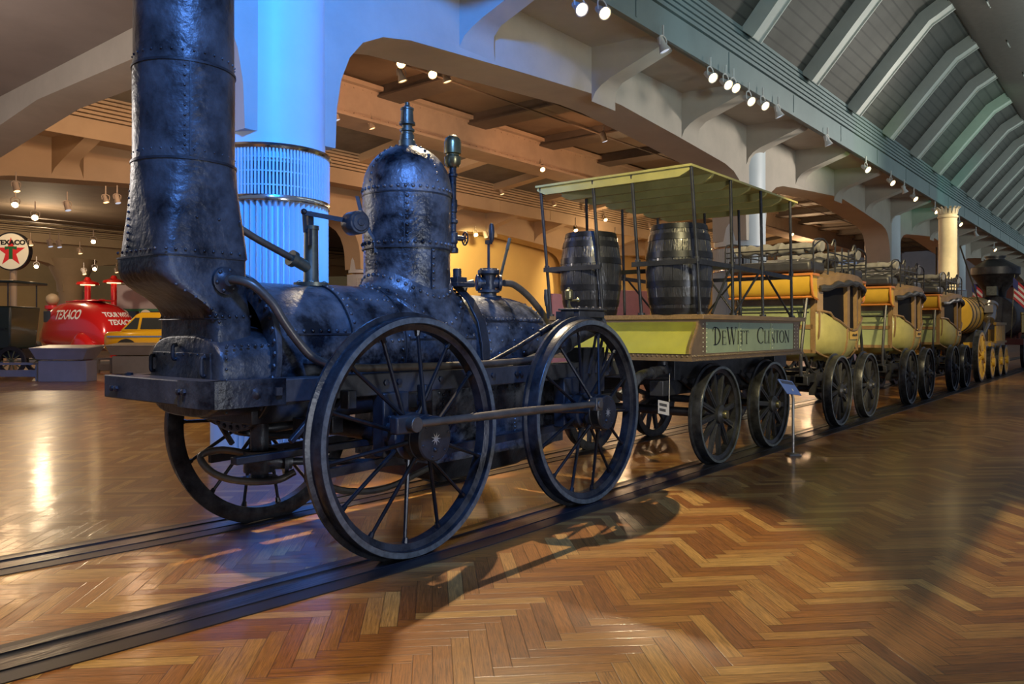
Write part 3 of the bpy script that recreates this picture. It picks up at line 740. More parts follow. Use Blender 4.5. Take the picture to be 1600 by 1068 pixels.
# safety valve post, its lever and counterweight
px_ = 2.94
post = MB().lathe([(0, 1.555), (.105, 1.555), (.105, 1.578), (.05, 1.582), (.046, 1.6), (.043, 1.9), (.048, 1.902), (.048, 1.925), (0, 1.925)], (px_, YC, 0), n=24)
for k in range(6): post.rivet((px_ + .085 * math.cos(k * 1.05), YC + .085 * math.sin(k * 1.05), 1.578), (0, 0, 1), .013, 6)
post.cyl((px_ - .12, YC - .0, 1.71), (px_, YC, 1.66), .036, n=14).cyl((px_ - .15, YC, 1.722), (px_ - .12, YC, 1.71), .05, n=16)
pst = post.build('safety_valve_post', olivepost, loco)
lv = MB()
lv.bar((px_ - .06, YC - .01, 2.0), (3.12, YC - .2, 1.95), .012, .028).box(px_ - .035, px_ + .005, YC - .02, YC + .02, 1.925, 1.99)
lv.bar((px_ - .06, YC - .01, 2.01), (px_ - .05, YC - .01, 1.88), .014, .02).bar((px_ - .045, YC - .05, 1.9), (px_ - .045, YC - .05, 1.8), .014, .02)
lv.ball((px_ - .06, YC - .01, 2.005), .02, 8, 6).ball((px_ - .01, YC - .01, 1.995), .02, 8, 6)
lever = lv.build('safety_lever', black, loco)
dc = V((3.12, YC - .2, 1.945)); da_ = V((-.15, -.98, 0)).normalized()
MB().lathe([(0, 0), (.02, 0), (.024, .006), (.05, .006), (.055, .014), (.066, .014), (.072, .022), (.072, .12), (.066, .13), (0, .13)], dc + da_ * .07, -da_, 32).build('counterweight', iron2, lever)
MB().loft([[p + V((0, 0, 0)), p + V((.02, -.012, 0)), p + V((.02, -.012, 0)) + n_, p + n_] for p, n_ in [(V((3.34, YC + .07, 2.17)), V((.016, .012, 0))), (V((3.36, YC + .06, 2.08)), V((.016, .012, 0))), (V((3.385, YC + .03, 1.99)), V((.016, .012, 0))), (V((3.4, YC + .01, 1.93)), V((.016, .012, 0))), (V((3.43, YC - .01, 1.88)), V((.016, .012, 0))), (V((3.425, YC - .02, 1.8)), V((.016, .012, 0)))]]).build('lever_guide', black, lever)
# exhaust pipe chimney -> post, with bolted flange
MB().tube([(2.33, YC, 1.885), (2.42, YC - .01, 1.872), (2.56, YC - .01, 1.81), (2.7, YC - .01, 1.755), (px_ - .14, YC, 1.718)], .021, 12, smooth=5).build('exhaust_pipe', brownpipe, loco)

# long side pipe
yq = 3.47
sp_pts = [(2.21, 3.735, 1.545), (2.23, 3.66, 1.548), (2.28, 3.58, 1.52), (2.36, 3.53, 1.43), (2.42, 3.51, 1.33), (2.5, 3.49, 1.22), (2.58, 3.475, 1.14), (2.7, 3.46, 1.095), (2.9, 3.45, 1.075), (3.3, 3.44, 1.068), (3.8, 3.44, 1.062), (4.3, 3.44, 1.07), (4.5, 3.45, 1.085), (4.7, 3.47, 1.13), (4.85, 3.49, 1.22), (4.98, 3.52, 1.29), (5.1, 3.56, 1.31)]
MB().tube(sp_pts, .024, 12, smooth=5).build('side_steam_pipe', brownpipe, loco)
fl = MB().lathe([(0, 0), (.072, 0), (.072, .02), (.05, .026), (.03, .05), (0, .05)], (2.21, YC - .256, 1.545), (0, -1, 0), 24)
for k in range(6): fl.rivet((2.21 + .055 * math.cos(k * 1.047 + .2), YC - .276, 1.545 + .055 * math.sin(k * 1.047 + .2)), (0, -1, 0), .014, 6)
fl.build('pipe_flange', black, loco)

# frame: timber side beams and front bumper beam
MB().box(1.99, 5.76, 3.43, 3.56, .915, 1.04).build('side_beam', beamwood, loco, bevel=.008)
MB().box(1.99, 5.76, 4.41, 4.54, .915, 1.04).build('side_beam', beamwood, loco, bevel=.008)
bb = MB().prism([(1.955, 4.54, .915), (1.955, 3.5, .915), (1.99, 3.44, .915), (2.05, 3.425, .915), (2.1, 3.46, .915), (2.1, 4.54, .915)], (0, 0, .125))
bump = bb.build('bumper_beam', beamwood, loco, bevel=.006)
cs = MB(); line = [(1.95, 3.72), (1.95, 3.5), (1.984, 3.434), (2.05, 3.416), (2.36, 3.416)]
cs.loft([[(x, y, .911), (x + .012, y + .006, .911), (x + .012, y + .006, 1.044), (x, y, 1.044)] for x, y in line])
cs.build('corner_strap', iron2, bump, ang=30)
for y, z in ((4.42, .97), (4.37, .97), (3.7, .985), (3.65, .985)): MB().lathe([(.017, 0), (.017, .014), (.01, .018), (0, .018)], (1.95, y, z), (-1, 0, 0), 6).build('bolt', black, bump)
MB().box(2.3, 2.335, 3.4, 3.416, .96, 1.0).build('bolt', black, bump)
MB().lathe([(.02, 0), (.02, .014), (0, .02)], (2.02, 4.38, 1.04), (0, 0, 1), 6).build('bolt', black, bump)
MB().lathe([(.03, 0), (.012, .012), (0, .014)], (2.2, 3.416, .975), (0, -1, 0), 8).build('bolt', black, bump)
for x in (3.05, 3.15, 3.5, 3.8, 4.0, 4.25, 4.3, 5.0, 5.1, 5.2, 5.3): MB().lathe([(.02, 0), (.02, .014), (0, .02)], (x, 3.43, .985), (0, -1, 0), 6).build('bolt', black, loco)
for x in (2.72, 3.3, 4.4): MB().box(x, x + .06, 3.36, 3.43, .86, .96).build('spring_hanger', black, loco, bevel=.006)
# firebox bottom, ashpan, frame plates, axle boxes, springs
rr = MB().box(3.6, 5.05, 3.6, 4.37, .42, .93)
for k in range(14):
    rr.rivet((3.66 + .1 * k, 3.6, .88), (0, -1, 0), .012, 6)
    for x in (3.7, 4.2, 4.45): rr.rivet((x, 3.6, .5 + .028 * k), (0, -1, 0), .011, 6)
rr.build('firebox_casing', iron, loco)
ap = MB().hexa([(3.75, 3.66, .27), (4.55, 3.66, .29), (4.55, 4.31, .29), (3.75, 4.31, .27)], [(3.6, 3.6, .44), (5.05, 3.6, .44), (5.05, 4.37, .44), (3.6, 4.37, .44)])
ap.build('ashpan', black, loco, bevel=.02)
MB().bar((2.55, 3.5, .5), (5.3, 3.5, .56), .035, .05).build('lower_stay', black, loco)
MB().bar((2.55, 4.47, .5), (5.3, 4.47, .56), .035, .05).build('lower_stay', black, loco)
for x in (W1X, W2X):
    for y in (3.43, 4.54):
        MB().box(x - .1, x + .1, y - .05, y + .05, .56, .93).box(x - .07, x + .07, y - .075, y + .075, .62, .8).build('axle_box', black, loco, bevel=.01)
# pump and pipework behind the front beam
pu = MB().cyl((2.5, 3.86, .46), (2.5, 3.86, .86), .05, n=16).cyl((2.5, 3.86, .5), (2.5, 3.86, .62), .085, n=18).cyl((2.5, 3.86, .6), (2.5, 3.86, .62), .1, n=18)
pu.cyl((2.5, 3.86, .44), (2.5, 3.86, .47), .1, n=18).cyl((2.5, 3.82, .56), (2.64, 3.76, .55), .045, n=14).cyl((2.6, 3.78, .55), (2.62, 3.77, .55), .075, n=16)
pu.build('feed_pump', iron2, loco)
MB().tube([(2.62, 3.77, .55), (2.85, 3.68, .53), (3.1, 3.6, .5), (3.4, 3.55, .47)], .022, 10, smooth=4).build('pump_rod', black, loco)
MB().tube([(2.45, 3.84, .6), (2.33, 3.96, .63), (2.24, 4.02, .6), (2.26, 3.94, .52), (2.36, 3.85, .47), (2.52, 3.74, .46), (2.62, 3.7, .5)], .02, 10, smooth=5).build('pump_pipe', brownpipe, loco)
MB().tube([(2.3, 4.25, .88), (2.5, 4.2, .74), (2.75, 4.1, .7), (3.1, 4.1, .74), (3.5, 4.1, .8)], .03, 10, smooth=4).build('pump_pipe', black, loco)
MB().tube([(2.4, 3.95, .8), (2.46, 4.05, .72), (2.6, 4.1, .68), (2.8, 3.9, .66)], .02, 8, smooth=4).build('pump_pipe', black, loco)
MB().tube([(2.7, 3.62, .44), (2.9, 3.6, .36), (3.2, 3.6, .33), (3.6, 3.62, .4)], .02, 8, smooth=4).build('pump_pipe', brownpipe, loco)
br = MB().bar((2.45, 3.5, .7), (2.7, 3.5, .92), .03, .03).bar((2.55, 3.5, .7), (2.8, 3.5, .92), .03, .03).box(2.3, 3.3, 3.95, 4.05, .84, .92).box(2.2, 3.6, 3.6, 3.66, .6, .64).bar((2.4, 4.3, .92), (2.6, 4.3, .6), .03, .03)
for x in (2.62, 2.8, 3.2): br.box(x, x + .08, 3.6, 3.72, .7, .8)
br.box(2.36, 3.58, 3.72, 4.25, .78, .92)
br.build('under_frame', black, loco, bevel=.006)

# rear: regulator valve, levers, pipe
RX = 4.6
vv = MB().lathe([(0, 1.53), (.1, 1.53), (.1, 1.552), (.062, 1.556), (.062, 1.575), (.085, 1.58), (.085, 1.598), (.055, 1.604), (.055, 1.7), (.062, 1.715), (.078, 1.72), (.085, 1.725), (.085, 1.75), (.07, 1.755), (.07, 1.765), (0, 1.765)], (RX, YC, 0), n=28)
va = V((.55, -.83, 0)).normalized(); vc = V((RX, YC, 1.655))
for s in (1, -1): vv.lathe([(0, 0), (.045, 0), (.045, .07), (.065, .072), (.065, .095), (.05, .1), (0, .1)], vc + V((0.0, 0, 0)) , V((.8 * s, -.6 * s, 0)), 22)
for k in range(6): vv.rivet((RX + .072 * math.cos(k * 1.047), YC + .072 * math.sin(k * 1.047), 1.75), (0, 0, 1), .012, 6)
regv = vv.build('regulator_valve', iron2, loco)
lv = MB().cyl((RX, YC, 1.76), (RX, YC, 1.97), .011, n=10).box(RX - .02, RX + .02, YC - .02, YC + .02, 1.955, 1.985)
lv.build('lever_rod', black, regv)
MB().lathe([(0, 1.97), (.012, 1.97), (.02, 2.0), (.024, 2.05), (.018, 2.1), (.012, 2.115), (0, 2.12)], (RX + .018, YC - .014, 0), n=14).build('lever_handle', black, regv)
MB().bar((RX + .07, YC - .05, 1.67), (RX + .17, YC - .07, 2.0), .014, .018).cyl((RX + .145, YC - .066, 1.92), (RX + .172, YC - .071, 2.01), .014, n=8).build('try_lever', olivepost, regv)
MB().tube([(RX + .1, YC - .07, 1.655), (RX + .2, YC - .09, 1.645), (RX + .36, YC - .11, 1.56), (RX + .5, YC - .13, 1.44), (RX + .56, YC - .14, 1.36), (RX + .58, YC - .15, 1.28)], .027, 12, smooth=5).build('steam_pipe', brownpipe, loco)
MB().tube([(RX - .1, YC + .07, 1.655), (RX - .16, YC + .1, 1.63), (RX - .17, YC + .12, 1.54)], .026, 10, smooth=4).build('steam_pipe', brownpipe, loco)

# inclined cylinders, valve chests, rods and guides (both sides)
def engine_side(s):
    yy = YC + s * .5
    MB().cyl((4.9, yy, 1.2), (5.36, yy, 1.335), .075, n=24).cyl((4.88, yy, 1.195), (4.92, yy, 1.206), .09, n=24).cyl((5.34, yy, 1.33), (5.37, yy, 1.338), .09, n=24).build('cylinder', iron2, loco)
    cc = MB().hexa([(4.98, yy - .09, 1.385), (5.34, yy - .09, 1.385), (5.34, yy + .09, 1.385), (4.98, yy + .09, 1.385)], [(4.98, yy - .09, 1.44), (5.34, yy - .09, 1.44), (5.34, yy + .09, 1.44), (4.98, yy + .09, 1.44)]).box(4.96, 5.36, yy - .1, yy + .1, 1.44, 1.456)
    for k in range(4): cc.lathe([(.014, 0), (.014, .014), (0, .016)], (5.0 + .1 * k, yy - .075, 1.456), (0, 0, 1), 6)
    cc.build('valve_chest', black, loco, bevel=.006)
    gd = MB().tube([(5.02, yy - .02 * s, 1.42), (4.72, yy, 1.31), (4.3, yy, 1.155), (3.95, yy, 1.04)], .017, 10)
    gd.cyl((4.72, yy, 1.31), (4.6, yy, 1.265), .026, n=12).box(4.86, 4.97, yy - .045, yy + .045, 1.355, 1.43)
    gd.bar((5.0, yy, 1.21), (4.15, yy, 1.0), .05, .03).bar((5.0, yy + .04, 1.16), (4.3, yy + .04, .98), .03, .03)
    gd.build('piston_rod', iron2, loco)
    sh = MB().tube([(5.4, yy, 1.28), (5.6, yy, 1.22), (5.7, yy + .02 * s, 1.1)], .03, 8, smooth=3).box(5.05, 5.35, yy - .08, yy + .08, .8, 1.15)
    for k in range(4): sh.bar((5.1 + .1 * k, yy - .1, .95), (5.2 + .1 * k, yy - .1, 1.25), .014, .02)
    sh.build('motion_bracket', black, loco)
engine_side(-1); engine_side(1)
MB().box(5.2, 5.75, 3.5, 4.47, .9, .94).build('footplate', black, loco)
lb = MB().cyl((5.16, 3.62, 1.44), (5.16, 3.62, 1.5), .012, n=8).lathe([(0, 1.53), (.03, 1.535), (.034, 1.55), (.034, 1.6), (.026, 1.61), (.01, 1.615), (.01, 1.63), (0, 1.632)], (5.16, 3.62, 0), n=16)
lb.tube([(5.16, 3.62, 1.53), (5.17, 3.62, 1.48), (5.2, 3.6, 1.455), (5.3, 3.58, 1.45)], .011, 8, smooth=4).cyl((5.16, 3.62, 1.52), (5.23, 3.59, 1.53), .008, n=8).ball((5.24, 3.585, 1.532), .018, 8, 6)
lb.build('lubricator', brass, loco)
MB().cyl((5.02, 3.72, 1.38), (5.0, 3.72, 1.5), .012, n=8).lathe([(0, 0), (.015, 0), (.02, .06), (.014, .13), (0, .135)], (5.0, 3.72, 1.48), (-.1, 0, 1), 12).build('reversing_lever', black, loco)
# drawbar and pipe to the tender
# ------------------------------------------------------------------ wooden wheels shared by tender and coaches
def wood_wheel(parent, at_, R, hubmat, name='wheel', n=12):
    w = ring_part([(R - .03, 0), (R - .003, 0), (R, .005), (R, .085), (R + .024, .093), (R + .024, .112), (R - .045, .115), (R - .07, .1), (R - .07, .03), (R - .03, .02)], 56).build(name, tyre, parent, at=at_)
    ORG[w] = V((0, 0, 0))
    ring_part([(R - .027, -.003), (R - .004, -.003), (R - .004, .003), (R - .027, .003)], 56).build('tyre_edge', tyreedge, w)
    for k in range(n):
        a = 2 * PI * (k + .3) / n; c, s = math.cos(a), math.sin(a); t = V((-s, 0, c)); u = V((c, 0, s))
        A = [u * .07 + t * q + V((0, y, 0)) for q, y in ((-.022, .03), (.022, .03), (.022, .085), (-.022, .085))]
        B = [u * (R - .06) + t * q + V((0, y, 0)) for q, y in ((-.024, .045), (.024, .045), (.024, .075), (-.024, .075))]
        MB().hexa(A, B).bar(u * .09 + V((0, .028, 0)), u * (R - .065) + V((0, .043, 0)), .008, .006, up=(0, 1, 0)).build('spoke', black, w)
    MB().lathe([(0, -.03), (.06, -.03), (.075, -.01), (.09, .0), (.095, .09), (.075, .12), (.06, .2), (0, .2)], (0, 0, 0), (0, 1, 0), 24).build('hub', black, w)
    MB().lathe([(0, -.06), (.035, -.06), (.042, -.05), (.042, -.02), (0, -.02)], (0, 0, 0), (0, 1, 0), 18).build('hub_cap', hubmat, w)
    return w

# ------------------------------------------------------------------ tender
tender = empty('tender', (7.75, YC, 0), 'open tender with olive slatted canopy, lettered green side and brown rim, coupled behind the locomotive', 'tender')
TX0, TX1 = 6.53, 9.1
def hw(z): return .83
def xf(z): t = max(0, min(1, (z - 1.075) / .287)); return TX0 - .15 * (1 - t * t * (3 - 2 * t))   # ogee front end
wt = wood_wheel(tender, (7.12, YN, .477), .467, brass)
MB().tube([(5.78, 3.52, .72), (5.9, 3.5, .78), (6.08, 3.5, .88), (6.3, 3.52, .9)], .045, 12, smooth=5).build('feed_hose', iron2, tender)
MB().box(5.8, 6.45, YC - .06, YC + .06, .6, .68).build('drawbar', black, tender)
for (x, y, rz, ry) in ((8.48, YN, 0, .25), (7.12, YF, PI, .1), (8.48, YF, PI, .4)):
    c = copy_tree(wt, tender); c.location = V((x, y, .477)) - ORG[tender]; c.rotation_euler = (0, ry, rz)
for x in (7.12, 8.48): MB().cyl((x, 3.4, .477), (x, 4.57, .477), .045, n=12).build('axle', black, tender)
def side_panel(s, nm):
    z0, z1 = 1.075, 1.362
    def q(x, z, o=0): return (x, YC + s * (hw(z) + o), z)
    def sl(xa, xb, za, zb, o0, o1): return MB().hexa([q(xa, za, o0), q(xb, za, o0), q(xb, za, o1), q(xa, za, o1)], [q(xa, zb, o0), q(xb, zb, o0), q(xb, zb, o1), q(xa, zb, o1)])
    p = sl(TX0 + .1, TX1, z0, z1, 0, -.03).build(nm, sage, tender)
    sl(TX0 + .13, TX1 - .17, 1.295, z1, .002, -.01).build('dark_band', sage_d, p)
    zs = [z0 + (z1 - z0) * k / 10 for k in range(11)]
    MB().loft([[q(xf(z) - .012, z, .008), q(TX0 + .13, z, .008), q(TX0 + .13, z, -.02), q(xf(z) - .012, z, -.02)] for z in zs]).build('corner_board', trimbrown, p)
    sl(TX1 - .17, TX1 + .01, z0, z1, .008, -.02).build('corner_board', trimbrown, p)
    for xa in (7.4, 8.24): sl(xa, xa + .03, z0, z1, .006, -.01).build('upright_batten', sage, p)
    st = MB()
    for xa in (TX0 + .07, TX0 + .16, 7.46, 8.3, TX1 - .15, TX1 - .06):
        for k in range(7): z = z0 + .02 + (z1 - z0 - .04) * k / 6; st.rivet(q(xa, z, .007 if xa in (TX0 + .07, TX1 - .06, TX1 - .15) else .001), (0, s, 0), .0075, 6)
    st.build('stud', studm, p)
    return p
near = side_panel(-1, 'side_panel'); side_panel(1, 'side_panel')
def end_panel(x, s):
    z0, z1 = 1.075, 1.362
    f = lambda z: xf(z) if s < 0 else x
    zs = [z0 + (z1 - z0) * k / 10 for k in range(11)]
    def sheet(ya, yb, za, zb, o, mt, nm, par):
        return MB().loft([[(f(z) + s * o, YC + ya, z), (f(z) + s * o, YC + yb, z), (f(z) - .03 * s * -1 if s < 0 else f(z) - .03, YC + yb, z), (f(z) - .03 * s * -1 if s < 0 else f(z) - .03, YC + ya, z)] for z in zs if za <= z <= zb + 1e-6]).build(nm, mt, par)
    p = sheet(-.82, .82, z0, z1, 0, olive, 'end_panel', tender)
    sheet(-.79, .79, 1.27, z1, .002, olive_d, 'dark_band', p)
    sheet(-.835, -.79, z0, z1, .008, rimbrown, 'corner_board', p)
    sheet(.79, .835, z0, z1, .008, rimbrown, 'corner_board', p)
end_panel(TX0, -1); end_panel(TX1, 1)
# rope moulding and rim board
mo = MB().box(TX0 - .19, TX1 + .1, YC - .86, YC + .86, 1.01, 1.035).box(TX0 - .165, TX1 + .07, YC - .84, YC + .84, 1.035, 1.075)
k = 0; x = TX0 - .14
while x < TX1 + .06: mo.rivet((x, YC - .84, 1.055), (0, -1, 0), .013, 6); mo.rivet((x + .01, YC - .86, 1.02), (0, -1, 0), .008, 5); x += .032
y = YC - .8
while y < YC + .82: mo.rivet((TX0 - .165, y, 1.055), (-1, 0, 0), .014, 6); y += .05
mo.build('rope_moulding', trimbrown, tender)
MB().box(TX0 - .03, TX1 + .03, YC - .845, YC + .845, 1.362, 1.385).build('cornice', trimbrown, tender)
rm = MB().box(TX0 - .05, TX1 + .05, YC - .9, YC + .9, 1.385, 1.43).build('rim_board', rimbrown, tender, bevel=.006)
MB().box(TX0 + .05, TX1 - .05, 3.42, 4.55, .82, 1.01).box(TX0 - .1, TX1 + .15, 3.46, 3.6, .68, .82).box(TX0 - .1, TX1 + .15, 4.37, 4.51, .68, .82).box(8.75, 9.12, 3.3, 4.67, .86, 1.01).build('under_frame', black, tender, bevel=.006)
for x in (7.12, 8.48):
    for y in (3.42, 4.55):
        MB().tube([(x - .42, y, .84), (x - .2, y, .74), (x, y, .7), (x + .2, y, .74), (x + .42, y, .84)], .03, 6, smooth=4).box(x - .08, x + .08, y - .06, y + .06, .4, .66).build('leaf_spring', black, tender)
MB().cyl((6.3, 3.5, .9), (6.7, 3.5, .92), .055, n=14).cyl((6.5, 3.5, .92), (6.5, 3.5, 1.0), .05, n=12).cyl((6.42, 3.5, .93), (6.42, 3.42, .93), .04, n=10).build('hose_valve', black, tender)

# lettering, drawn as thick and thin strokes with small serifs
def stroke_letters(word_list, parent, mat, to3d):
    mb = MB()
    def quad(p, q, w):
        d = (V((q[0] - p[0], q[1] - p[1]))).normalized(); n_ = V((-d.y, d.x)) * w / 2
        P = [V(p) - n_, V(q) - n_, V(q) + n_, V(p) + n_]
        mb.add([to3d(a.x, a.y) for a in P], [(0, 1, 2, 3)])
    def arc(cx, cy, rx, ry, a0, a1, wt, wn=None, n=18):
        wn = wt * .35 if wn is None else wn
        for k in range(n):
            t0, t1 = math.radians(a0 + (a1 - a0) * k / n), math.radians(a0 + (a1 - a0) * (k + 1) / n)
            tm = (t0 + t1) / 2; w = wn + (wt - wn) * abs(math.cos(tm))
            e = .06
            quad((cx + rx * math.cos(t0 - e * .3), cy + ry * math.sin(t0 - e * .3)), (cx + rx * math.cos(t1 + e * .3), cy + ry * math.sin(t1 + e * .3)), w)
    T, H = .1, .035
    def L_(ch, x, s):
        def q(a, b_, w): quad((x + a[0] * s, a[1] * s), (x + b_[0] * s, b_[1] * s), w * s)
        def ser(cx_, y, w=.17): q((cx_ - w / 2, y), (cx_ + w / 2, y), H)
        if ch == 'D': q((.14, 0), (.14, 1), T); arc(x + .14 * s, .5 * s, .4 * s, .49 * s, -90, 90, T * s, H * s); ser(.1, 0.015, .2); arc(x + .14 * s, .82 * s, .2 * s, .18 * s, 80, 200, H * 1.6 * s, H * s, 10); return .62
        if ch == 'E': q((.12, 0), (.12, 1), T); q((.06, .98), (.46, .98), H); q((.06, .02), (.48, .02), H); q((.12, .52), (.38, .52), H); q((.46, .98), (.44, .84), H); q((.48, .02), (.46, .18), H); q((.38, .44), (.38, .6), H); return .54
        if ch == 'W': q((.04, 1), (.24, 0), T); q((.24, 0), (.42, .96), H); q((.38, 1), (.58, 0), T); q((.58, 0), (.78, 1), H); ser(.04, .985); ser(.78, .985); ser(.4, .985); return .84
        if ch == 'I': q((.12, 0), (.12, 1), T); ser(.12, .985); ser(.12, .015); return .25
        if ch == 'T': q((.26, 0), (.26, 1), T); q((.02, .98), (.5, .98), H * 1.2); q((.03, .98), (.02, .82), H); q((.49, .98), (.5, .82), H); ser(.26, .015); return .52
        if ch == 'C': arc(x + .38 * s, .5 * s, .33 * s, .49 * s, 48, 312, T * s, H * s, 26); q((.6, .86), (.6, .72), H * 1.6); return .66
        if ch == 'L': q((.12, 0), (.12, 1), T); ser(.12, .985); q((.05, .02), (.44, .02), H); q((.44, .02), (.42, .2), H); return .48
        if ch == 'N': q((.1, 0), (.1, 1), H * 1.3); q((.08, 1), (.56, 0), T); q((.56, 0), (.56, 1), H * 1.3); ser(.08, .985); ser(.1, .015); ser(.56, .985); return .66
        if ch == 'O': arc(x + .36 * s, .5 * s, .31 * s, .49 * s, 0, 360, T * s, H * s, 30); return .72
        return .3
    x = 0
    for ch, s, y in word_list:
        if ch == ' ': x += s; continue
        x += L_(ch, x, s) * s * 1.06
    return mb, x
def to3(x, y):
    z = 1.148 + y * 1.0
    return (TX0 + .3 + x * 1.0, YC - hw(z) - .0045, z)
B_, S_ = .168, .135
words = [('D', B_, 0), ('E', S_, 0), ('W', B_, 0), ('I', S_, 0), ('T', S_, 0), ('T', S_, 0), (' ', .13, 0), ('C', B_, 0), ('L', S_, 0), ('I', S_, 0), ('N', S_, 0), ('T', S_, 0), ('O', S_, 0), ('N', S_, 0)]
_, wid = stroke_letters(words, None, None, lambda x, y: (x, 0, y))
kx = 1.98 / wid
lm, _ = stroke_letters(words, None, None, lambda x, y: to3(x * kx, y))
lm.build('painted_lettering', letterm, near)

# canopy
CZ = 2.735
cn = MB().box(6.3, 8.97, YC - .87, YC + .85, CZ - .008, CZ + .012)
cano = cn.build('canopy_sheet', canopym, tender)
for k in range(7):
    x = 6.34 + k * .43
    prof = [(YC - .86, CZ - .008), (YC - .84, CZ - .04), (YC - .74, CZ - .085), (YC + .74, CZ - .085), (YC + .84, CZ - .04), (YC + .84, CZ - .008)]
    MB().prism([(x - .02, y, z) for y, z in prof], (.04, 0, 0)).build('canopy_joist', canopym, cano)
lean = .2
def cpost(x, y, nm='canopy_post'):
    p = MB().cyl((x, y, 1.43), (x - lean * (.9 if x < 6.6 else .3), y, CZ - .01), .016, n=10).cyl((x, y, 1.43), (x, y, 1.45), .035, n=10)
    zz = 1.92; q = x - lean * (.9 if x < 6.6 else .3) * (zz - 1.43) / 1.3
    p.cyl((q, y, zz - .025), (q, y, zz + .025), .026, n=10)
    p.build(nm, black, tender)
for y in (3.13, 3.73, 4.16, 4.79): cpost(6.51, y)
for x in (7.22, 7.97, 8.82): cpost(x, 3.13); cpost(x, 4.79)
for y in (3.73, 4.16): cpost(8.82, y)
def hbar(a, b_): MB().bar(a, b_, .014, .045).build('guard_rail', black, tender)
hbar((6.4, 4.8, 1.9), (6.4, 4.12, 1.9)); hbar((6.4, 3.77, 1.9), (6.4, 3.11, 1.9))
for y in (3.13, 4.79):
    hbar((6.43, y, 1.9), (7.2, y, 1.9)); hbar((7.2, y, 1.9), (8.8, y, 1.87))
hbar((8.8, 3.13, 1.88), (8.8, 4.79, 1.88))
hbar((7.2, 3.13, 1.9), (7.2, 4.79, 1.9))
def dbar(a, b_): MB().cyl(a, b_, .012, n=8).build('diagonal_brace', black, tender)
for y in (3.13, 4.79):
    dbar((7.24, y, 1.44), (7.9, y, 1.9)); dbar((8.0, y, 1.9), (8.78, y, 1.44)); dbar((6.5, y + (.02 if y > 4 else -.0), 1.44) if False else (7.16, y, 1.9), (6.75, y, 1.44))
dbar((8.82, 3.78, 1.44), (8.8, 4.1, 1.88)); dbar((8.82, 4.2, 1.44), (8.8, 3.8, 1.88)); dbar((8.82, 4.72, 1.44), (8.8, 4.25, 1.88))

# water casks on the tender
def cask(x, y, label):
    r = empty('water_cask', (x, y, 1.43), label, 'barrel', 'tarred water casks on the tender')
    H = .84; mb = MB()
    def rad(t): return .25 + .06 * (1 - (2 * t - 1) ** 2) - .0
    ns = 22
    def cring(t, off=0):
        pts = []
        for k in range(ns):
            for f, dd in ((.04, 0), (.5, .002), (.96, 0)):
                a = 2 * PI * (k + f) / ns; rr = rad(t) + dd + off; pts.append((x + rr * math.cos(a), y + rr * math.sin(a), 1.43 + H * t))
            a = 2 * PI * (k + 1) / ns; rr = rad(t) - .006 + off; pts.append((x + rr * math.cos(a), y + rr * math.sin(a), 1.43 + H * t))
        return pts
    body = mb.loft([cring(t / 14) for t in range(15)], cap=False)
    body.lathe([(0, .02), (.255, .02)], (x, y, 1.43), n=40)
    b = body.build('stave_body', barrelm, r, ang=25)
    MB().lathe([(0, H - .045), (.24, H - .045), (.24, H), (.25, H)], (x, y, 1.43), n=48).build('head', barrelm, r)
    for t0, t1 in ((.0, .07), (.11, .19), (.3, .37), (.62, .69), (.82, .89), (.94, .995)):
        MB().lathe([(rad(t0) + .001, H * t0), (rad(t0) + .007, H * t0), (rad(t1) + .007, H * t1), (rad(t1) + .001, H * t1)], (x, y, 1.43), n=56, closed=True).build('hoop', hoopm, r)
cask(6.725, 3.45, 'black tarred cask standing nearest the camera at the tender front, under the canopy')
cask(6.72, 4.44, 'black tarred cask standing at the far front corner of the tender, beside the other cask')

# ------------------------------------------------------------------ passenger coaches (stagecoach bodies on rail wheels)
CXX = 11.6; BXX = CXX - .19
coach = empty('passenger_coach', (CXX, YC, 0), 'yellow stagecoach bodied rail car directly behind the tender, with canvas rolls on its roof', 'coach', 'stagecoach bodied rail cars in the train')
cw = wood_wheel(coach, (CXX - .69, YN, .48), .47, black)
for (x, y, rz, ry) in ((CXX + .69, YN, 0, .2), (CXX - .69, YF, PI, .1), (CXX + .69, YF, PI, .3)):
    c = copy_tree(cw, coach); c.location = V((x, y, .48)) - ORG[coach]; c.rotation_euler = (0, ry, rz)
for x in (-.69, .69): MB().cyl((CXX + x, 3.4, .48), (CXX + x, 4.57, .48), .045, n=12).build('axle', black, coach)
def cp(x, y, z): return V((BXX + x, YC + y, z))
sta = [(-.84, .55, 1.06), (-.78, .6, .98), (-.6, .66, .9), (-.35, .71, .85), (0, .74, .835), (.35, .735, .845), (.65, .7, .9), (.88, .66, 1.0), (1.02, .6, 1.12), (1.07, .56, 1.22)]
def hwid(x):
    for a, b_ in zip(sta, sta[1:]):
        if a[0] <= x <= b_[0]:
            t = (x - a[0]) / (b_[0] - a[0]); return a[1] + t * (b_[1] - a[1]), a[2] + t * (b_[2] - a[2])
    return (sta[0][1:] if x < sta[0][0] else sta[-1][1:])
def sill(x): return 1.5 - .22 * math.exp(-((x - .15) / .55) ** 2) + (.05 if x < -.6 else 0)
def body_ring(x, w, b_):
    zs = sill(x); t = 2.0
    half = [(0, b_), (w * .55, b_ + .005), (w * .82, b_ + .05), (w * .95, b_ + .16), (w, b_ + .32), (w * 1.0, zs)]
    return [cp(x, -y, z) for y, z in half] + [cp(x, y, z) for y, z in reversed(half)]
lower = MB().loft([body_ring(*s) for s in sta]).build('lower_body', cgreen2, coach, ang=50)
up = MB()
def up_ring(x, w): return [cp(x, -w + .04, sill(x) - .02), cp(x, -w + .05, 1.98), cp(x, w - .05, 1.98), cp(x, w - .04, sill(x) - .02)]
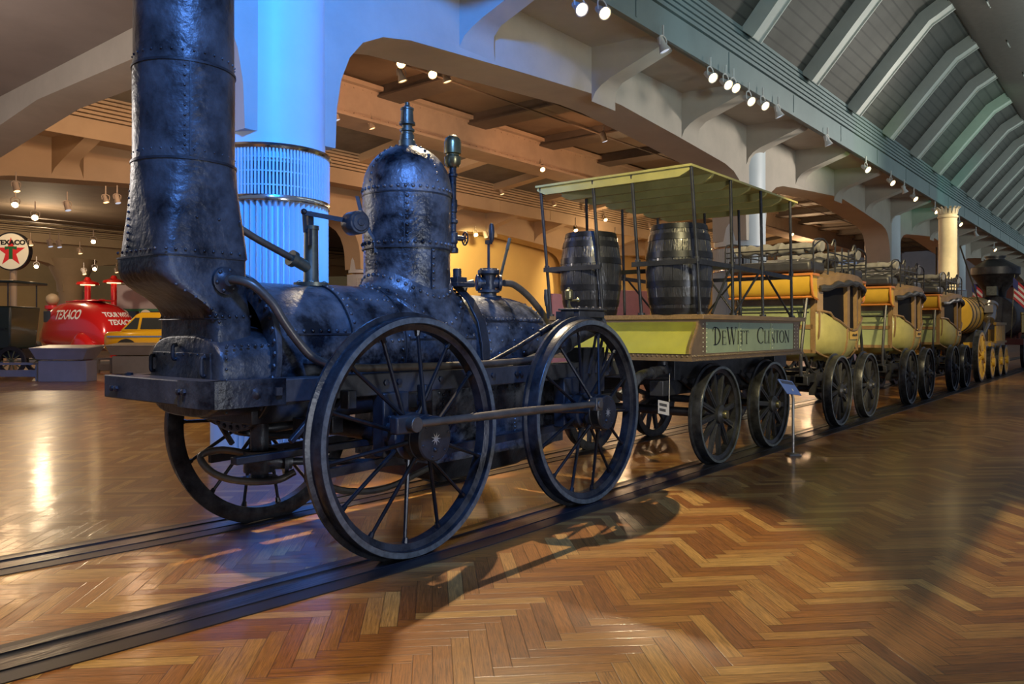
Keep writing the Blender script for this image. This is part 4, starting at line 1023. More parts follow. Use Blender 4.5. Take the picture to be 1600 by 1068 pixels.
up.loft([up_ring(s[0] + (.03 if i == 0 else -.03 if i == len(sta) - 1 else 0), s[1]) for i, s in enumerate(sta)])
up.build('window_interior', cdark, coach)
def roofz(x): return 2.12 - .12 * ((x - .1) / .97) ** 2
rf = MB()
def roof_ring(x, w): 
    z = roofz(x); return [cp(x, -w - .01, z - .17), cp(x, -w - .02, z - .06), cp(x, -w * .6, z + .01), cp(x, 0, z + .03), cp(x, w * .6, z + .01), cp(x, w + .02, z - .06), cp(x, w + .01, z - .17)]
rf.loft([roof_ring(x, hwid(x)[0]) for x in [-.86 + 1.95 * k / 14 for k in range(15)]])
roof = rf.build('roof', cbrown, coach, ang=40)
for s in (-1, 1):
    for x, wx in ((-.83, .08), (-.1, .09), (.34, .08), (.66, .06), (1.03, .07)):
        w = hwid(x)[0]; w2 = hwid(x + wx)[0]
        tb_ = MB(); a = [cp(x, s * (w + .006), sill(x) - .04), cp(x + wx, s * (w2 + .006), sill(x + wx) - .04), cp(x + wx, s * (w2 - .05), sill(x + wx) - .04), cp(x, s * (w - .05), sill(x) - .04)]
        b2 = [V((p.x, p.y, 1.99)) for p in a]; tb_.hexa(a, b2).build('window_post', cbrown, coach)
    m1 = MB()
    m1.tube([cp(x, s * (hwid(x)[0] + .004), sill(x)) for x in [-.84 + 1.91 * k / 24 for k in range(25)]], .018, 6)
    for x0 in (-.8, -.1, .37, .98):
        w, b_ = hwid(x0); m1.tube([cp(x0, s * (w + .002), sill(x0)), cp(x0 - .0, s * (w + .002), b_ + .32), cp(x0 + .02, s * w * .955, b_ + .16), cp(x0 + .06, s * w * .83, b_ + .05)], .016, 6, smooth=3)
    m1.tube([cp(x, s * hwid(x)[0] * .84, hwid(x)[1] + .045) for x in [-.84 + 1.91 * k / 20 for k in range(21)]], .014, 6)
    m1.build('body_moulding', cbrown, coach)
    cu = MB().tube([cp(x, s * (hwid(x)[0] + .03), roofz(x) - .19 - .012 * math.sin(x * 17)) for x in [-.82 + 1.9 * k / 30 for k in range(31)]], lambda t: .042 + .008 * math.sin(t * 40), 8)
    cu.build('rolled_curtain', leather, coach)
    dr_ = MB(); 
    for x in [-.1 + .055 * k for k in range(9)]: pass
    dd = [cp(x, s * (hwid(x)[0] + .008), z) for x, z in ((-.0, 1.25), (.32, 1.25), (.32, 1.0), (.0, 1.0))]
    MB().add([cp(x, s * (hwid(x)[0] + .012), z) for x, z in ((-.03, sill(0) - .03), (.36, sill(.36) - .03), (.36, 1.16), (-.03, 1.16))], [(0, 1, 2, 3)] if s > 0 else [(3, 2, 1, 0)]).build('door_panel', yel, coach)
    for k in range(5): MB().box(BXX + .08 + .045 * k, BXX + .105 + .045 * k, YC + s * .758 - .002, YC + s * .758 + .002, 1.2 + .004 * (k % 2), 1.225 + .006 * ((k + 1) % 3)).build('painted_mark', letterm, coach)
    MB().box(BXX + .17, BXX + .2, YC + s * .757 - .002, YC + s * .757 + .002, 1.02, 1.05).build('painted_mark', letterm, coach)
    MB().ball(cp(0.02, s * .765, 1.3), .014, 8, 6).build('door_knob', brightbrass, coach)
# end panels: pale green boards with brown mouldings; curved yellow seat box over them
def end(s):
    x0 = -.84 if s < 0 else 1.07; w = .55
    e = MB().box(BXX + min(x0, x0 + s * .02), BXX + max(x0, x0 + s * .02), YC - w + .05, YC + w - .05, 1.0, 1.86).build('end_panel', cgreen, coach)
    MB().box(BXX + min(x0, x0 + s * .03), BXX + max(x0, x0 + s * .03), YC - w + .03, YC + w - .03, 1.3, 1.36).box(BXX + min(x0, x0 + s * .03), BXX + max(x0, x0 + s * .03), YC - w + .03, YC + w - .03, .98, 1.03).box(BXX + min(x0, x0 + s * .03), BXX + max(x0, x0 + s * .03), YC - w, YC - w + .06, .98, 1.9).box(BXX + min(x0, x0 + s * .03), BXX + max(x0, x0 + s * .03), YC + w - .06, YC + w, .98, 1.9).build('end_frame', cbrown, e)
    MB().box(BXX + x0 + s * .021 - .002, BXX + x0 + s * .021 + .002, YC - w + .06, YC + w - .06, 1.62, 1.84).build('dark_band', trimbrown, e)
    bx = MB(); pr = [(0, 1.7), (.16, 1.72), (.23, 1.8), (.25, 1.93), (.25, 2.0), (0, 2.0)]
    A = [cp(x0 + s * a, -.57, z) for a, z in pr]; B = [cp(x0 + s * a, .57, z) for a, z in pr]; n = len(pr)
    bx.add(A + B, [tuple(range(n)), tuple(reversed(range(n, 2 * n)))] + [(k, n + k, n + (k + 1) % n, (k + 1) % n) for k in range(n)])
    sbx = bx.build('seat_box', yel, coach, ang=50)
    MB().box(BXX + min(x0, x0 + s * .27), BXX + max(x0, x0 + s * .27), YC - .6, YC + .6, 2.0, 2.03).tube([cp(x0 + s * .02, -.58, 1.69), cp(x0 + s * .2, -.58, 1.73), cp(x0 + s * .26, -.58, 1.9), cp(x0 + s * .26, -.58, 2.0)], .016, 6, smooth=3).tube([cp(x0 + s * .2, -.57, 1.72), cp(x0 + s * .2, .57, 1.72)], .016, 6).build('seat_trim', orangepaint, sbx)
    MB().box(BXX + min(x0 - s * .35, x0 + s * .24), BXX + max(x0 - s * .35, x0 + s * .24), YC - .56, YC + .56, 2.05, 2.2).build('seat_cushion', leather, coach, bevel=.04)
    rl = MB()
    pts = [cp(x0 - s * .12 + .012 * math.sin(k * 1.9), -.6 + 1.2 * k / 16, 2.4 + .014 * math.sin(k * 2.6)) for k in range(17)]
    rl.tube(pts, lambda t: .068 + .012 * math.sin(t * 31) + .006 * math.sin(t * 57), 12, smooth=2)
    rl.build('canvas_roll', canvas, coach)
    rk = MB()
    rk.tube([cp(x0 + s * .22, -.6, 2.03), cp(x0 + s * .25, -.6, 2.28), cp(x0 + s * .2, -.6, 2.46), cp(x0 - s * .3, -.6, 2.46), cp(x0 - s * .34, -.6, 2.05)], .012, 6, smooth=3)
    rk.tube([cp(x0 + s * .22, .6, 2.03), cp(x0 + s * .25, .6, 2.28), cp(x0 + s * .2, .6, 2.46), cp(x0 - s * .3, .6, 2.46), cp(x0 - s * .34, .6, 2.05)], .012, 6, smooth=3)
    for z in (2.28, 2.35): rk.tube([cp(x0 + s * .25, -.6, z), cp(x0 + s * .25, .6, z)], .01, 6)
    rk.build('seat_rail', black, coach)
    ir = MB()
    for y in (-.5, .5):
        ir.tube([cp(x0 + s * .2, y, 1.7), cp(x0 + s * .27, y, 1.5), cp(x0 + s * .42, y, .98), cp(x0 + s * .42, y, .7)], .022, 8, smooth=2)
        ir.tube([cp(x0, y * .9, 1.6), cp(x0 + s * .14, y * .9, 1.52), cp(x0 + s * .2, y * .9, 1.7)], .009, 6)
    ir.cyl(cp(x0 + s * .12, -.5, 1.52), cp(x0 + s * .12, .5, 1.52), .012, n=6)
    ir.build('iron_strut', black, coach)
end(-1); end(1)
for s in (-1, 1):
    rk = MB()
    for z in (2.24, 2.34): rk.tube([cp(-.5, s * .6, z), cp(.75, s * .6, z)], .01, 6)
    for k in range(5): x = -.5 + .31 * k; rk.cyl(cp(x, s * .6, 2.03), cp(x, s * .6, 2.44), .012, n=6)
    for x in (-.35, .6): rk.tube([cp(x, s * .6, 2.44), cp(x + .03, s * .62, 2.52), cp(x + .09, s * .62, 2.5), cp(x + .09, s * .62, 2.42)], .014, 6, smooth=3)
    rk.build('roof_rail', black, coach)
bg = MB().tube([cp(.15 + .02 * math.sin(k), -.5 + k * .0625, 2.25 + .01 * math.sin(k * 2.1)) for k in range(17)], lambda t: .085 + .01 * math.sin(t * 30), 10, smooth=2)
bg.build('leather_bundle', leather, coach)
uf = MB().box(CXX - 1.2, CXX + 1.3, YC - .45, YC - .33, .58, .7).box(CXX - 1.2, CXX + 1.3, YC + .33, YC + .45, .58, .7)
for x in (-1.2, -.1, 1.2): uf.box(CXX + x, CXX + x + .1, YC - .5, YC + .5, .56, .68)
uf.build('under_frame', black, coach, bevel=.008)
for y in (-.42, .42):
    for x in (-.5, .88):
        MB().tube([cp(x - .4, y, .95), cp(x - .2, y, .76), cp(x, y, .7), cp(x + .2, y, .76), cp(x + .4, y, .95)], .03, 6, smooth=4).box(BXX + x - .07, BXX + x + .07, YC + y - .05, YC + y + .05, .4, .7).bar(cp(x - .36, y, .66), cp(x - .05, y, .95), .03, .03).bar(cp(x + .36, y, .66), cp(x + .05, y, .95), .03, .03).build('leaf_spring', black, coach)
MB().box(CXX - 1.9, CXX - 1.1, YC - .05, YC + .05, .58, .66).build('drawbar', black, coach)
for dx, lab in ((3.96, 'yellow stagecoach bodied rail car second in the row, between two like it'), (7.86, 'yellow stagecoach bodied rail car last in the row, just before the yellow locomotive')):
    c = copy_tree(coach); c.location = V((CXX + dx, YC, 0)); c['label'] = lab
# ------------------------------------------------------------------ yellow locomotive at the end of the train, and what stands behind it
rk = empty('yellow_locomotive', (23.6, YC, 0), 'small yellow locomotive with tall cream chimney and yellow spoked wheels, beyond the last coach', 'locomotive')
def yellow_wheel(x, y, R, far=False):
    w = ring_part([(R - .05, 0), (R, .004), (R, .1), (R + .02, .12), (R - .05, .12)], 48).build('wheel', tyre, rk, at=(x, y, R + .02)); ORG[w] = V((0, 0, 0))
    ring_part([(R - .11, -.004), (R - .048, -.004), (R - .048, .08), (R - .11, .08)], 40).build('felloe', yel, w)
    for k in range(12):
        a = 2 * PI * (k + .4) / 12; u = V((math.cos(a), 0, math.sin(a))); MB().bar(u * .08 + V((0, .03, 0)), u * (R - .1) + V((0, .03, 0)), .05, .06, up=(0, 1, 0)).build('spoke', yel, w)
    MB().cyl((0, -.06, 0), (0, .14, 0), .11, n=20).build('hub', yel, w)
    if far: w.rotation_euler = (0, 0, PI)
for y, f in ((YN, False), (YF, True)):
    yellow_wheel(22.15, y, .63, f); yellow_wheel(23.8, y, .42, f); yellow_wheel(25.2, y, .42, f); yellow_wheel(26.3, y, .42, f)
MB().lathe([(.21, 1.5), (.21, 4.1), (.235, 4.12), (.235, 4.16), (.21, 4.18), (.21, 4.22)], (22.35, YC, 0), n=36).cyl((22.35, YC, 1.4), (22.35, YC, 1.6), .26, n=24).build('chimney', M('cream stack paint', (.75, .66, .46), .5, var=.08), rk)
cr = MB()
for k in range(16):
    a = 2 * PI * k / 16; u = V((math.cos(a), math.sin(a), 0)); b_ = V((22.35, YC, 0))
    cr.bar(b_ + u * .21 + V((0, 0, 4.2)), b_ + u * .24 + V((0, 0, 4.34)), .06, .012, up=u).bar(b_ + u * .24 + V((0, 0, 4.34)), b_ + u * .29 + V((0, 0, 4.38)), .05, .012, up=u)
cr.build('chimney_crown', MATS['cream stack paint'], rk)
for y in (3.72, 4.25): MB().cyl((22.4, y, 3.4), (23.7, y - .25 if y < 4 else y + .25, 1.9), .02, n=8).build('stay_rod', black, rk)
MB().lathe([(0, 0), (.5, 0), (.5, 2.5), (0, 2.5)], (22.6, YC, 1.68), (1, 0, 0), 40).build('boiler', yel, rk)
for x in (22.7, 23.2, 23.8, 24.4, 25.0): MB().lathe([(.5, 0), (.512, 0), (.512, .09), (.5, .09)], (x, YC, 1.68), (1, 0, 0), 40, closed=True).build('boiler_band', black, rk)
for y in (3.36, 4.6):
    MB().cyl((24.75, y, 1.95), (24.35, y, 1.55), .13, n=20).cyl((24.78, y, 1.98), (24.72, y, 1.92), .16, n=20).box(24.3, 24.6, y - .1, y + .1, 1.75, 1.95).build('cylinder', steelpost, rk)
    MB().bar((24.35, y, 1.55), (21.95, y - .12 if y < 4 else y + .12, .85), .05, .05).bar((24.5, y, 1.5), (23.3, y, 1.1), .04, .06).build('connecting_rod', steelpost, rk)
MB().box(21.6, 25.2, 3.4, 3.52, .85, .98).box(21.6, 25.2, 4.45, 4.57, .85, .98).box(24.6, 27.2, 3.35, 3.5, .78, .95).box(24.6, 27.2, 4.47, 4.62, .78, .95).build('frame', yel, rk)
MB().box(24.4, 25.2, 3.5, 4.5, .6, 1.5).build('firebox', black, rk)
MB().lathe([(0, 0), (.44, 0), (.5, .5), (.5, 1.1), (.44, 1.6), (0, 1.6)], (25.5, YC, 1.75), (1, 0, 0), 32).build('water_barrel', yel, rk)
for k in range(9): MB().box(25.3 + .2 * k, 25.4 + .2 * k, 3.32, 3.36, .95, 1.45).build('tender_slat', yel, rk)
MB().box(25.2, 27.2, 3.3, 3.38, 1.43, 1.5).box(25.2, 27.2, 3.3, 3.38, .92, .98).box(25.3, 27.1, 3.5, 4.5, .95, 1.3).build('tender_box', M('dark yellow', (.35, .2, .03), .5), rk)

bl = empty('balloon_stack_locomotive', (33, 4.15, 0), 'black locomotive with broad balloon chimney standing behind the yellow locomotive', 'locomotive')
MB().lathe([(.3, 2.3), (.34, 2.6), (.7, 3.15), (.74, 3.18), (.74, 3.42), (.66, 3.46), (.32, 3.68), (.28, 3.7), (.28, 3.76), (.32, 3.78), (.32, 3.82), (0, 3.82)], (31.4, 4.15, 0), n=40).build('balloon_chimney', black, bl)
MB().lathe([(0, 0), (.68, 0), (.7, .03), (.7, 3), (0, 3)], (30.9, 4.15, 1.75), (1, 0, 0), 36).build('boiler', black, bl)
MB().box(31.25, 31.55, 3.95, 4.35, 2.3, 2.55).box(30.6, 30.9, 4.0, 4.3, 2.45, 2.75).build('headlamp_bracket', olivepost, bl)
MB().box(30.2, 36.5, 3.2, 5.1, .8, 1.0).box(33.9, 36.3, 3.3, 5.0, 1.0, 2.9).build('cab_and_frame', maroon, bl)
MB().box(33.7, 36.5, 3.1, 5.2, 2.9, 3.0).build('cab_roof', black, bl)
for k in range(6):
    MB().lathe([(.03, 0), (.03, .6), (.06, .62), (.06, .68), (0, .7)], (31.8 + .4 * k, 3.42, 1.2), n=10).build('brass_fitting', brightbrass, bl)
for x in (31.2, 32.8, 34.4):
    for y in (3.25, 5.0): ring_part([(.5, 0), (.56, 0), (.56, .1), (.5, .1)], 32).lathe([(0, 0), (.1, 0), (.1, .1), (0, .1)], (0, 0, 0), (0, 1, 0), 14).bar((-.5, .05, 0), (.5, .05, 0), .05, .05).bar((0, .05, -.5), (0, .05, .5), .05, .05).bar((-.36, .05, -.36), (.36, .05, .36), .05, .05).bar((-.36, .05, .36), (.36, .05, -.36), .05, .05).build('wheel', black, bl, at=(x, y, .58))
def flag(x, y, z, lab, s):
    r = empty('small_flag', (x, y, 1.0), lab, 'flag', 'small striped flags on the far locomotive')
    MB().bar((x, y, 1.0), (x + .02, y - .1 * s, z + .25), .02, .02).build('flag_pole', brass, r)
    for k in range(7):
        a = [(x + .01, y - .07 * s - q * .3 * s, z + .15 - k * .1 - q * .32) for q in (0, .5, 1)]; b_ = [(p[0] + .02 * math.sin(i_ * 2), p[1], p[2] - .1) for i_, p in enumerate(a)]
        MB().loft([a, b_], cap=False, ring_closed=False).build('flag_stripe', flagred if k % 2 == 0 else flagwhite, r)
    MB().add([(x - .005, y - .06 * s, z + .16), (x - .005, y - .2 * s, z + .01), (x - .005, y - .2 * s, z - .3), (x - .005, y - .06 * s, z - .16)], [(0, 1, 2, 3)]).build('flag_canton', flagblue, r)
flag(30.3, 4.74, 2.75, 'small striped flag left of the balloon chimney', 1)
flag(30.3, 3.56, 2.85, 'small striped flag right of the balloon chimney', 1)

# ------------------------------------------------------------------ signs beside the tender
st = empty('info_stand', (8.04, 2.84, 0), 'slim steel floor stand with a slanted blue information plate beside the tender rear wheel', 'sign')
MB().lathe([(0, 0), (.085, 0), (.09, .012), (.07, .025), (.02, .035), (0, .035)], (8.04, 2.84, 0), n=4).build('base', steelpost, st)
MB().tube([(8.04, 2.84, .02), (8.04, 2.84, .5), (8.04, 2.84, .58), (8.02, 2.85, .64), (7.96, 2.88, .67)], .014, 10, smooth=3).build('post', steelpost, st)
pc = V((7.98, 2.86, .7)); ax = V((.98, -.12, -.12)).normalized(); up_ = V((.06, .62, .78)); up_ = (up_ - ax * up_.dot(ax)).normalized(); nz = ax.cross(up_)
P = lambda a, b_, c=0: pc + ax * a + up_ * b_ + nz * c
pl = MB().hexa([P(-.15, -.09), P(.15, -.09), P(.15, .09), P(-.15, .09)], [P(-.15, -.09, .012), P(.15, -.09, .012), P(.15, .09, .012), P(-.15, .09, .012)]).build('plate', plaqueblue, st, bevel=.004)
MB().hexa([P(-.13, .035, .012), P(.13, .035, .012), P(.13, .075, .012), P(-.13, .075, .012)], [P(-.13, .035, .0135), P(.13, .035, .0135), P(.13, .075, .0135), P(-.13, .075, .0135)]).build('title_band', plaquedark, pl)
MB().hexa([P(.0, -.05, .012), P(.025, -.05, .012), P(.03, -.02, .012), P(.01, -.02, .012)], [P(.0, -.05, .0135), P(.025, -.05, .0135), P(.03, -.02, .0135), P(.01, -.02, .0135)]).build('pointer_mark', whitem, pl)
hs = empty('hanging_placard', (6.29, 3.39, .53), 'tiny white warning placard hanging on a wire in front of the tender', 'sign')
MB().hexa([(6.3, 3.44, .54), (6.34, 3.35, .52), (6.345, 3.352, .52), (6.305, 3.442, .54)], [(6.3, 3.44, .66), (6.34, 3.35, .64), (6.345, 3.352, .64), (6.305, 3.442, .66)]).build('board', placard, hs)
tm = MB()
for k, (z, w) in enumerate(((.625, .8), (.612, .8), (.578, .7), (.565, .7))):
    tm.add([V((6.299, 3.44, z)) + V((.04, -.09, -.02)) * .12, V((6.299, 3.44, z)) + V((.04, -.09, -.02)) * w, V((6.299, 3.44, z + .012)) + V((.04, -.09, -.02)) * w, V((6.299, 3.44, z + .012)) + V((.04, -.09, -.02)) * .12], [(0, 1, 2, 3)])
tm.build('printed_line', letterm, hs)
MB().cyl((6.34, 3.35, .645), (6.48, 3.42, .89), .003, n=5).build('wire', placard, hs)

# ------------------------------------------------------------------ vehicles and displays far at the left
def placed(px, d, z=0):
    u = (px - CX) / FOC; return V(((FX + FY * u) * d, (FY - FX * u) * d, z))
# red streamlined tanker
tk_loc = placed(133, 31.5, .145)
tk = empty('red_tank_truck', (0, 0, 0), 'glossy red streamlined tank truck with white lettering, on display at the far left', 'truck')
ORG[tk] = V((0, 0, 0))
def oval(x, hw_, z0, z1, ex=3., n=36):
    out = []; zc = (z0 + z1) / 2; hh = (z1 - z0) / 2
    for k in range(n):
        t = 2 * PI * k / n; c, s = math.cos(t), math.sin(t); q = (abs(c) ** ex + abs(s) ** ex) ** (-1 / ex)
        taper = 1 - .16 * max(0, s * q)
        out.append((x, hw_ * c * q * taper, zc + hh * s * q))
    return out
body = MB().loft([oval(-2.64, .5, .5, .95, 2.6), oval(-2.58, .68, .42, 1.2, 2.8), oval(-2.4, .8, .36, 1.55, 3), oval(-2.1, .87, .34, 1.86, 3.1), oval(-1.6, .92, .32, 2.12, 3.2), oval(-.9, .95, .32, 2.26, 3.2), oval(.2, .95, .32, 2.28, 3.2), oval(1., .93, .32, 2.24, 3.2), oval(1.5, .88, .32, 2.08, 3.), oval(1.8, .8, .34, 1.6, 3.), oval(2.3, .62, .36, 1.42, 2.6), oval(2.7, .4, .4, 1.25, 2.4), oval(2.8, .2, .5, 1.1, 2.4)])
b = body.build('body', redgloss, tk, ang=60)
for x, nm in ((-1.35, 'rear_fender'), (1.95, 'front_fender')):
    for s in (-1, 1):
        MB().loft([oval(x - .85 + 1.7 * k / 10, .05 + .26 * math.sin(PI * k / 10) ** .6, .25, .32 + (.75 if x < 0 else .65) * math.sin(PI * k / 10) ** .8, 2.4, 20) for k in range(11)]).build(nm, redgloss, tk, ang=60)
        o = tk.children[-1]; o.location = (0, s * .84, 0)
for s in (-1, 1):
    MB().box(.95, 1.45, s * .86 - .02, s * .86 + .02, 1.45, 1.9).build('cab_window', glassdark, tk, bevel=.02)
    for x in (-1.35, 1.95): MB().lathe([(.18, 0), (.34, .01), (.36, .06), (.36, .2), (.18, .22)], (x, s * .8, .34), (0, s, 0), 24, closed=True).build('wheel', rubber, tk)
MB().box(-1.6, .8, -.35, .35, 2.26, 2.31).build('roof_rail', redgloss, tk, bevel=.02)
for k in range(4): MB().lathe([(.13, 0), (.13, .06), (.1, .08), (0, .08)], (-1.2 + .6 * k, 0, 2.28), n=16).build('tank_hatch', redgloss, tk)
from mathutils.bvhtree import BVHTree
bvh = BVHTree.FromPolygons([v.co.copy() for v in b.data.vertices], [tuple(p.vertices) for p in b.data.polygons])
def wrap(o, d):
    for v in o.data.vertices:
        h_ = bvh.ray_cast(v.co - V(d) * 3, V(d))[0]
        if h_: v.co = h_ - V(d) * .012
wrap(text_mesh('TEXACO', .5, 'side_lettering', whitem, tk, (-.3, .962, 1.72), (-1, 0, 0), (0, 0, 1), bold=.012, width=1.75, depth=0), (0, -1, 0))
wrap(text_mesh('TEXACO', .5, 'side_lettering', whitem, tk, (-.3, -.962, 1.72), (1, 0, 0), (0, 0, 1), bold=.012, width=1.75, depth=0), (0, 1, 0))
wrap(text_mesh('TOUR WITH', .24, 'rear_lettering', whitem, tk, (-2.3, -.02, 1.72), (0, -1, 0), (0, 0, 1), bold=.008, width=1.05, depth=0), (1, 0, 0))
wrap(text_mesh('TEXACO', .27, 'rear_lettering', whitem, tk, (-2.52, -.02, 1.42), (0, -1, 0), (0, 0, 1), bold=.01, width=.95, depth=0), (1, 0, 0))
MB().lathe([(0, 0), (.06, 0), (.06, .03), (0, .04)], (-2.5, .5, .75), (-1, .2, 0), 12).build('tail_lamp', brightbrass, tk)
MB().box(-2.6, -2.45, -.7, .7, .4, .5).build('rear_bumper', chrome, tk, bevel=.02)
tk.location = tk_loc; tk.rotation_euler = (0, 0, math.atan2(.973, -.226) - .1)

# yellow taxi
tx = empty('yellow_taxi', (0, 0, 0), 'yellow taxi sedan half hidden behind the locomotive smokebox', 'car'); ORG[tx] = V((0, 0, 0))
def trect(x, hw_, z0, z1): return [(x, -hw_, z0 + .08), (x, -hw_ + .05, z0), (x, hw_ - .05, z0), (x, hw_, z0 + .08), (x, hw_, z1 - .1), (x, hw_ - .1, z1), (x, -hw_ + .1, z1), (x, -hw_, z1 - .1)]
MB().loft([trect(-2.42, .8, .38, .86), trect(-2.3, .88, .3, .92), (trect(-1.2, .9, .26, .95)), trect(1.1, .9, .26, .97), trect(2.2, .87, .3, .93), trect(2.45, .8, .36, .85)]).build('body', taxim, tx, ang=50)
MB().loft([[(-1.95, -.82, .93), (1.0, -.82, .93), (1.0, .82, .93), (-1.95, .82, .93)], [(-1.5, -.7, 1.46), (.5, -.7, 1.46), (.5, .7, 1.46), (-1.5, .7, 1.46)], [(-1.36, -.6, 1.55), (.36, -.6, 1.55), (.36, .6, 1.55), (-1.36, .6, 1.55)]]).build('roof', taxim, tx, bevel=.04)
for s in (-1, 1):
    for x0, x1, x2, x3 in ((-1.82, -1.4, -1.36, -1.5), (-1.32, -.55, -.55, -1.28), (-.45, .2, .1, -.45)):
        f = lambda x, z: (x, s * (.825 - .12 * (z - .93) / .53 + .006), z)
        MB().add([f(x0, 1.0), f(x1, 1.0), f(x2, 1.37), f(x3, 1.37)], [(0, 1, 2, 3)] if s < 0 else [(3, 2, 1, 0)]).build('side_window', glassdark, tx)
    MB().box(-2.3, 2.3, s * .9 - .012, s * .9 + .012, .74, .79).build('chrome_strip', chrome, tx)
    MB().lathe([(0, 0), (.11, 0), (0, .004)], (-.2, s * .905, .62), (0, s, 0), 8).build('door_badge', greyblock, tx)
    for x in (-1.72, 1.5): MB().lathe([(0, 0), (.2, .0), (.22, .02), (.34, .02), (.35, .06), (.35, .2), (0, .2)], (x, s * .93, .35), (0, -s, 0), 28).build('wheel', rubber, tx)
    MB().lathe([(0, 0), (.07, 0), (.08, .03), (0, .05)], (-2.4, s * .62, .72), (-1, 0, 0), 14).build('head_lamp', chrome, tx)
MB().box(-2.52, -2.4, -.85, .85, .36, .46).build('bumper', chrome, tx, bevel=.02)
tx.location = placed(297, 26.2, .31); tx.rotation_euler = (0, 0, math.atan2(-.775, .632) + .12)
def slab(name, px, d, L, Wd, h, rot, lab, cat, mat):
    c = placed(px, d); o = MB().box(-L / 2, L / 2, -Wd / 2, Wd / 2, 0, h).build(name, mat, loc=(0, 0, 0), bevel=.01); o.location = c; o.rotation_euler = (0, 0, rot); tag(o, lab, cat); return o
ra = math.atan2(-.775, .632)
slab('display_platform', 297, 26.2, 5.4, 2.3, .3, ra + .12, 'low grey platform under the yellow taxi', 'platform', greyblock)
slab('display_platform', 133, 31.5, 6., 2.6, .12, math.atan2(.973, -.226), 'low grey platform under the red tank truck', 'platform', greyblock)
def desk(px, d, w, lab):
    r = empty('display_desk', placed(px, d), lab, 'display stand', 'grey reading desks on the display barrier'); ORG[r] = V((0, 0, 0))
    MB().box(-w / 2, w / 2, -.25, .25, 0, .52).build('plinth', greyblock, r, bevel=.01)
    MB().hexa([(-w * .52, -.3, .55), (w * .45, -.3, .55), (w * .45, .3, .55), (-w * .52, .3, .55)], [(-w * .6, -.42, .82), (w * .6, -.42, .82), (w * .6, .42, .88), (-w * .6, .42, .88)]).build('slanted_case', greyblock, r, bevel=.01)
    MB().hexa([(-w * .6, -.44, .825), (w * .6, -.44, .825), (w * .6, .42, .885), (-w * .6, .42, .885)], [(-w * .6, -.44, .845), (w * .6, -.44, .845), (w * .6, .42, .905), (-w * .6, .42, .905)]).build('reading_panel', greytop, r)
    r.rotation_euler = (0, 0, ra); return r
desk(106, 19.7, 1.2, 'grey reading desk standing in front of the red tank truck'); desk(212, 23.2, 1.15, 'grey reading desk standing in front of the yellow taxi')
def barrier(px, d, L, lab):
    r = empty('barrier_rail', placed(px, d), lab, 'barrier', 'grey barrier rails around the car displays'); ORG[r] = V((0, 0, 0))
    MB().box(-L / 2, L / 2, -.05, .05, .1, .27).build('lower_board', greyblock, r); MB().box(-L / 2, L / 2, -.04, .04, .4, .46).build('upper_rail', greyblock, r)
    for x in (-L / 2 + .1, L / 2 - .1): MB().box(x - .08, x + .08, -.06, .06, 0, .46).build('post', greyblock, r)
    r.rotation_euler = (0, 0, ra)
barrier(24, 19.9, 1.45, 'grey barrier rail at the left edge, in front of the dark green carriage'); barrier(164, 23.4, .7, 'grey barrier rail between the two reading desks'); barrier(262, 23.6, 1.0, 'grey barrier rail behind the smokebox, right of the taxi desk')
# dark green antique carriage at the left edge
ac = empty('antique_carriage', placed(8, 22.3), 'dark green antique motor carriage with flat roof at the left edge of the picture', 'carriage'); ORG[ac] = V((0, 0, 0))
MB().hexa([(-1.2, -.6, .75), (.52, -.6, .75), (.52, .6, .75), (-1.2, .6, .75)], [(-1.2, -.7, 1.95), (.6, -.7, 1.95), (.6, .7, 1.95), (-1.2, .7, 1.95)]).build('body', carriagegreen, ac, bevel=.05)
MB().box(-1.2, .45, -.712, -.69, 1.3, 1.33).box(-.1, -.07, -.712, -.66, .85, 1.9).build('body_moulding', black, ac)
MB().box(-1.4, .75, -.8, .8, 2.58, 2.66).build('roof', carriagegreen, ac, bevel=.03)
for x in (-1.1, .5):
    for y in (-.65, .65): MB().cyl((x, y, 1.9), (x, y, 2.6), .02, n=6).build('roof_post', black, ac)
for x in (-.9, .55):
    for y in (-.62, .62):
        w = ring_part([(.3, 0), (.4, 0), (.42, .03), (.4, .08), (.3, .08)], 32).build('wheel', rubber, ac, at=(x, y, .42)); ORG[w] = V((0, 0, 0))
        for k in range(10): a = 2 * PI * k / 10; MB().bar((0, .04, 0), (.31 * math.cos(a), .04, .31 * math.sin(a)), .03, .03).build('spoke', brass, w)
MB().box(-1.2, .8, -.5, .5, .5, .76).build('chassis', black, ac)
ac.rotation_euler = (0, 0, ra)
# round filling station sign
sg = empty('filling_station_sign', placed(19, 24.5), 'round cream filling station sign with red star on a tall pole, upper left', 'sign'); ORG[sg] = V((0, 0, 0))
MB().cyl((0, .06, 0), (0, .06, 3.3), .1, n=14).build('pole', fixtan, sg)
zc = 3.74; Rr = .6
disc = MB().lathe([(0, -.06), (Rr - .03, -.06), (Rr - .03, .06), (0, .06)], (0, 0, zc), (0, 1, 0), 56).build('disc_face', signwhite, sg)
MB().lathe([(Rr - .04, -.075), (Rr, -.075), (Rr, .075), (Rr - .04, .075)], (0, 0, zc), (0, 1, 0), 56, closed=True).build('rim', black, sg)
stp = []
for k in range(10):
    r_ = .47 if k % 2 == 0 else .18; a = PI / 2 + k * PI / 5; stp.append((r_ * math.cos(a), -.066, zc - .03 + r_ * math.sin(a)))
MB().add(stp + [(0, -.066, zc - .03)], [(k, (k + 1) % 10, 10) for k in range(10)]).build('red_star', signred, disc)
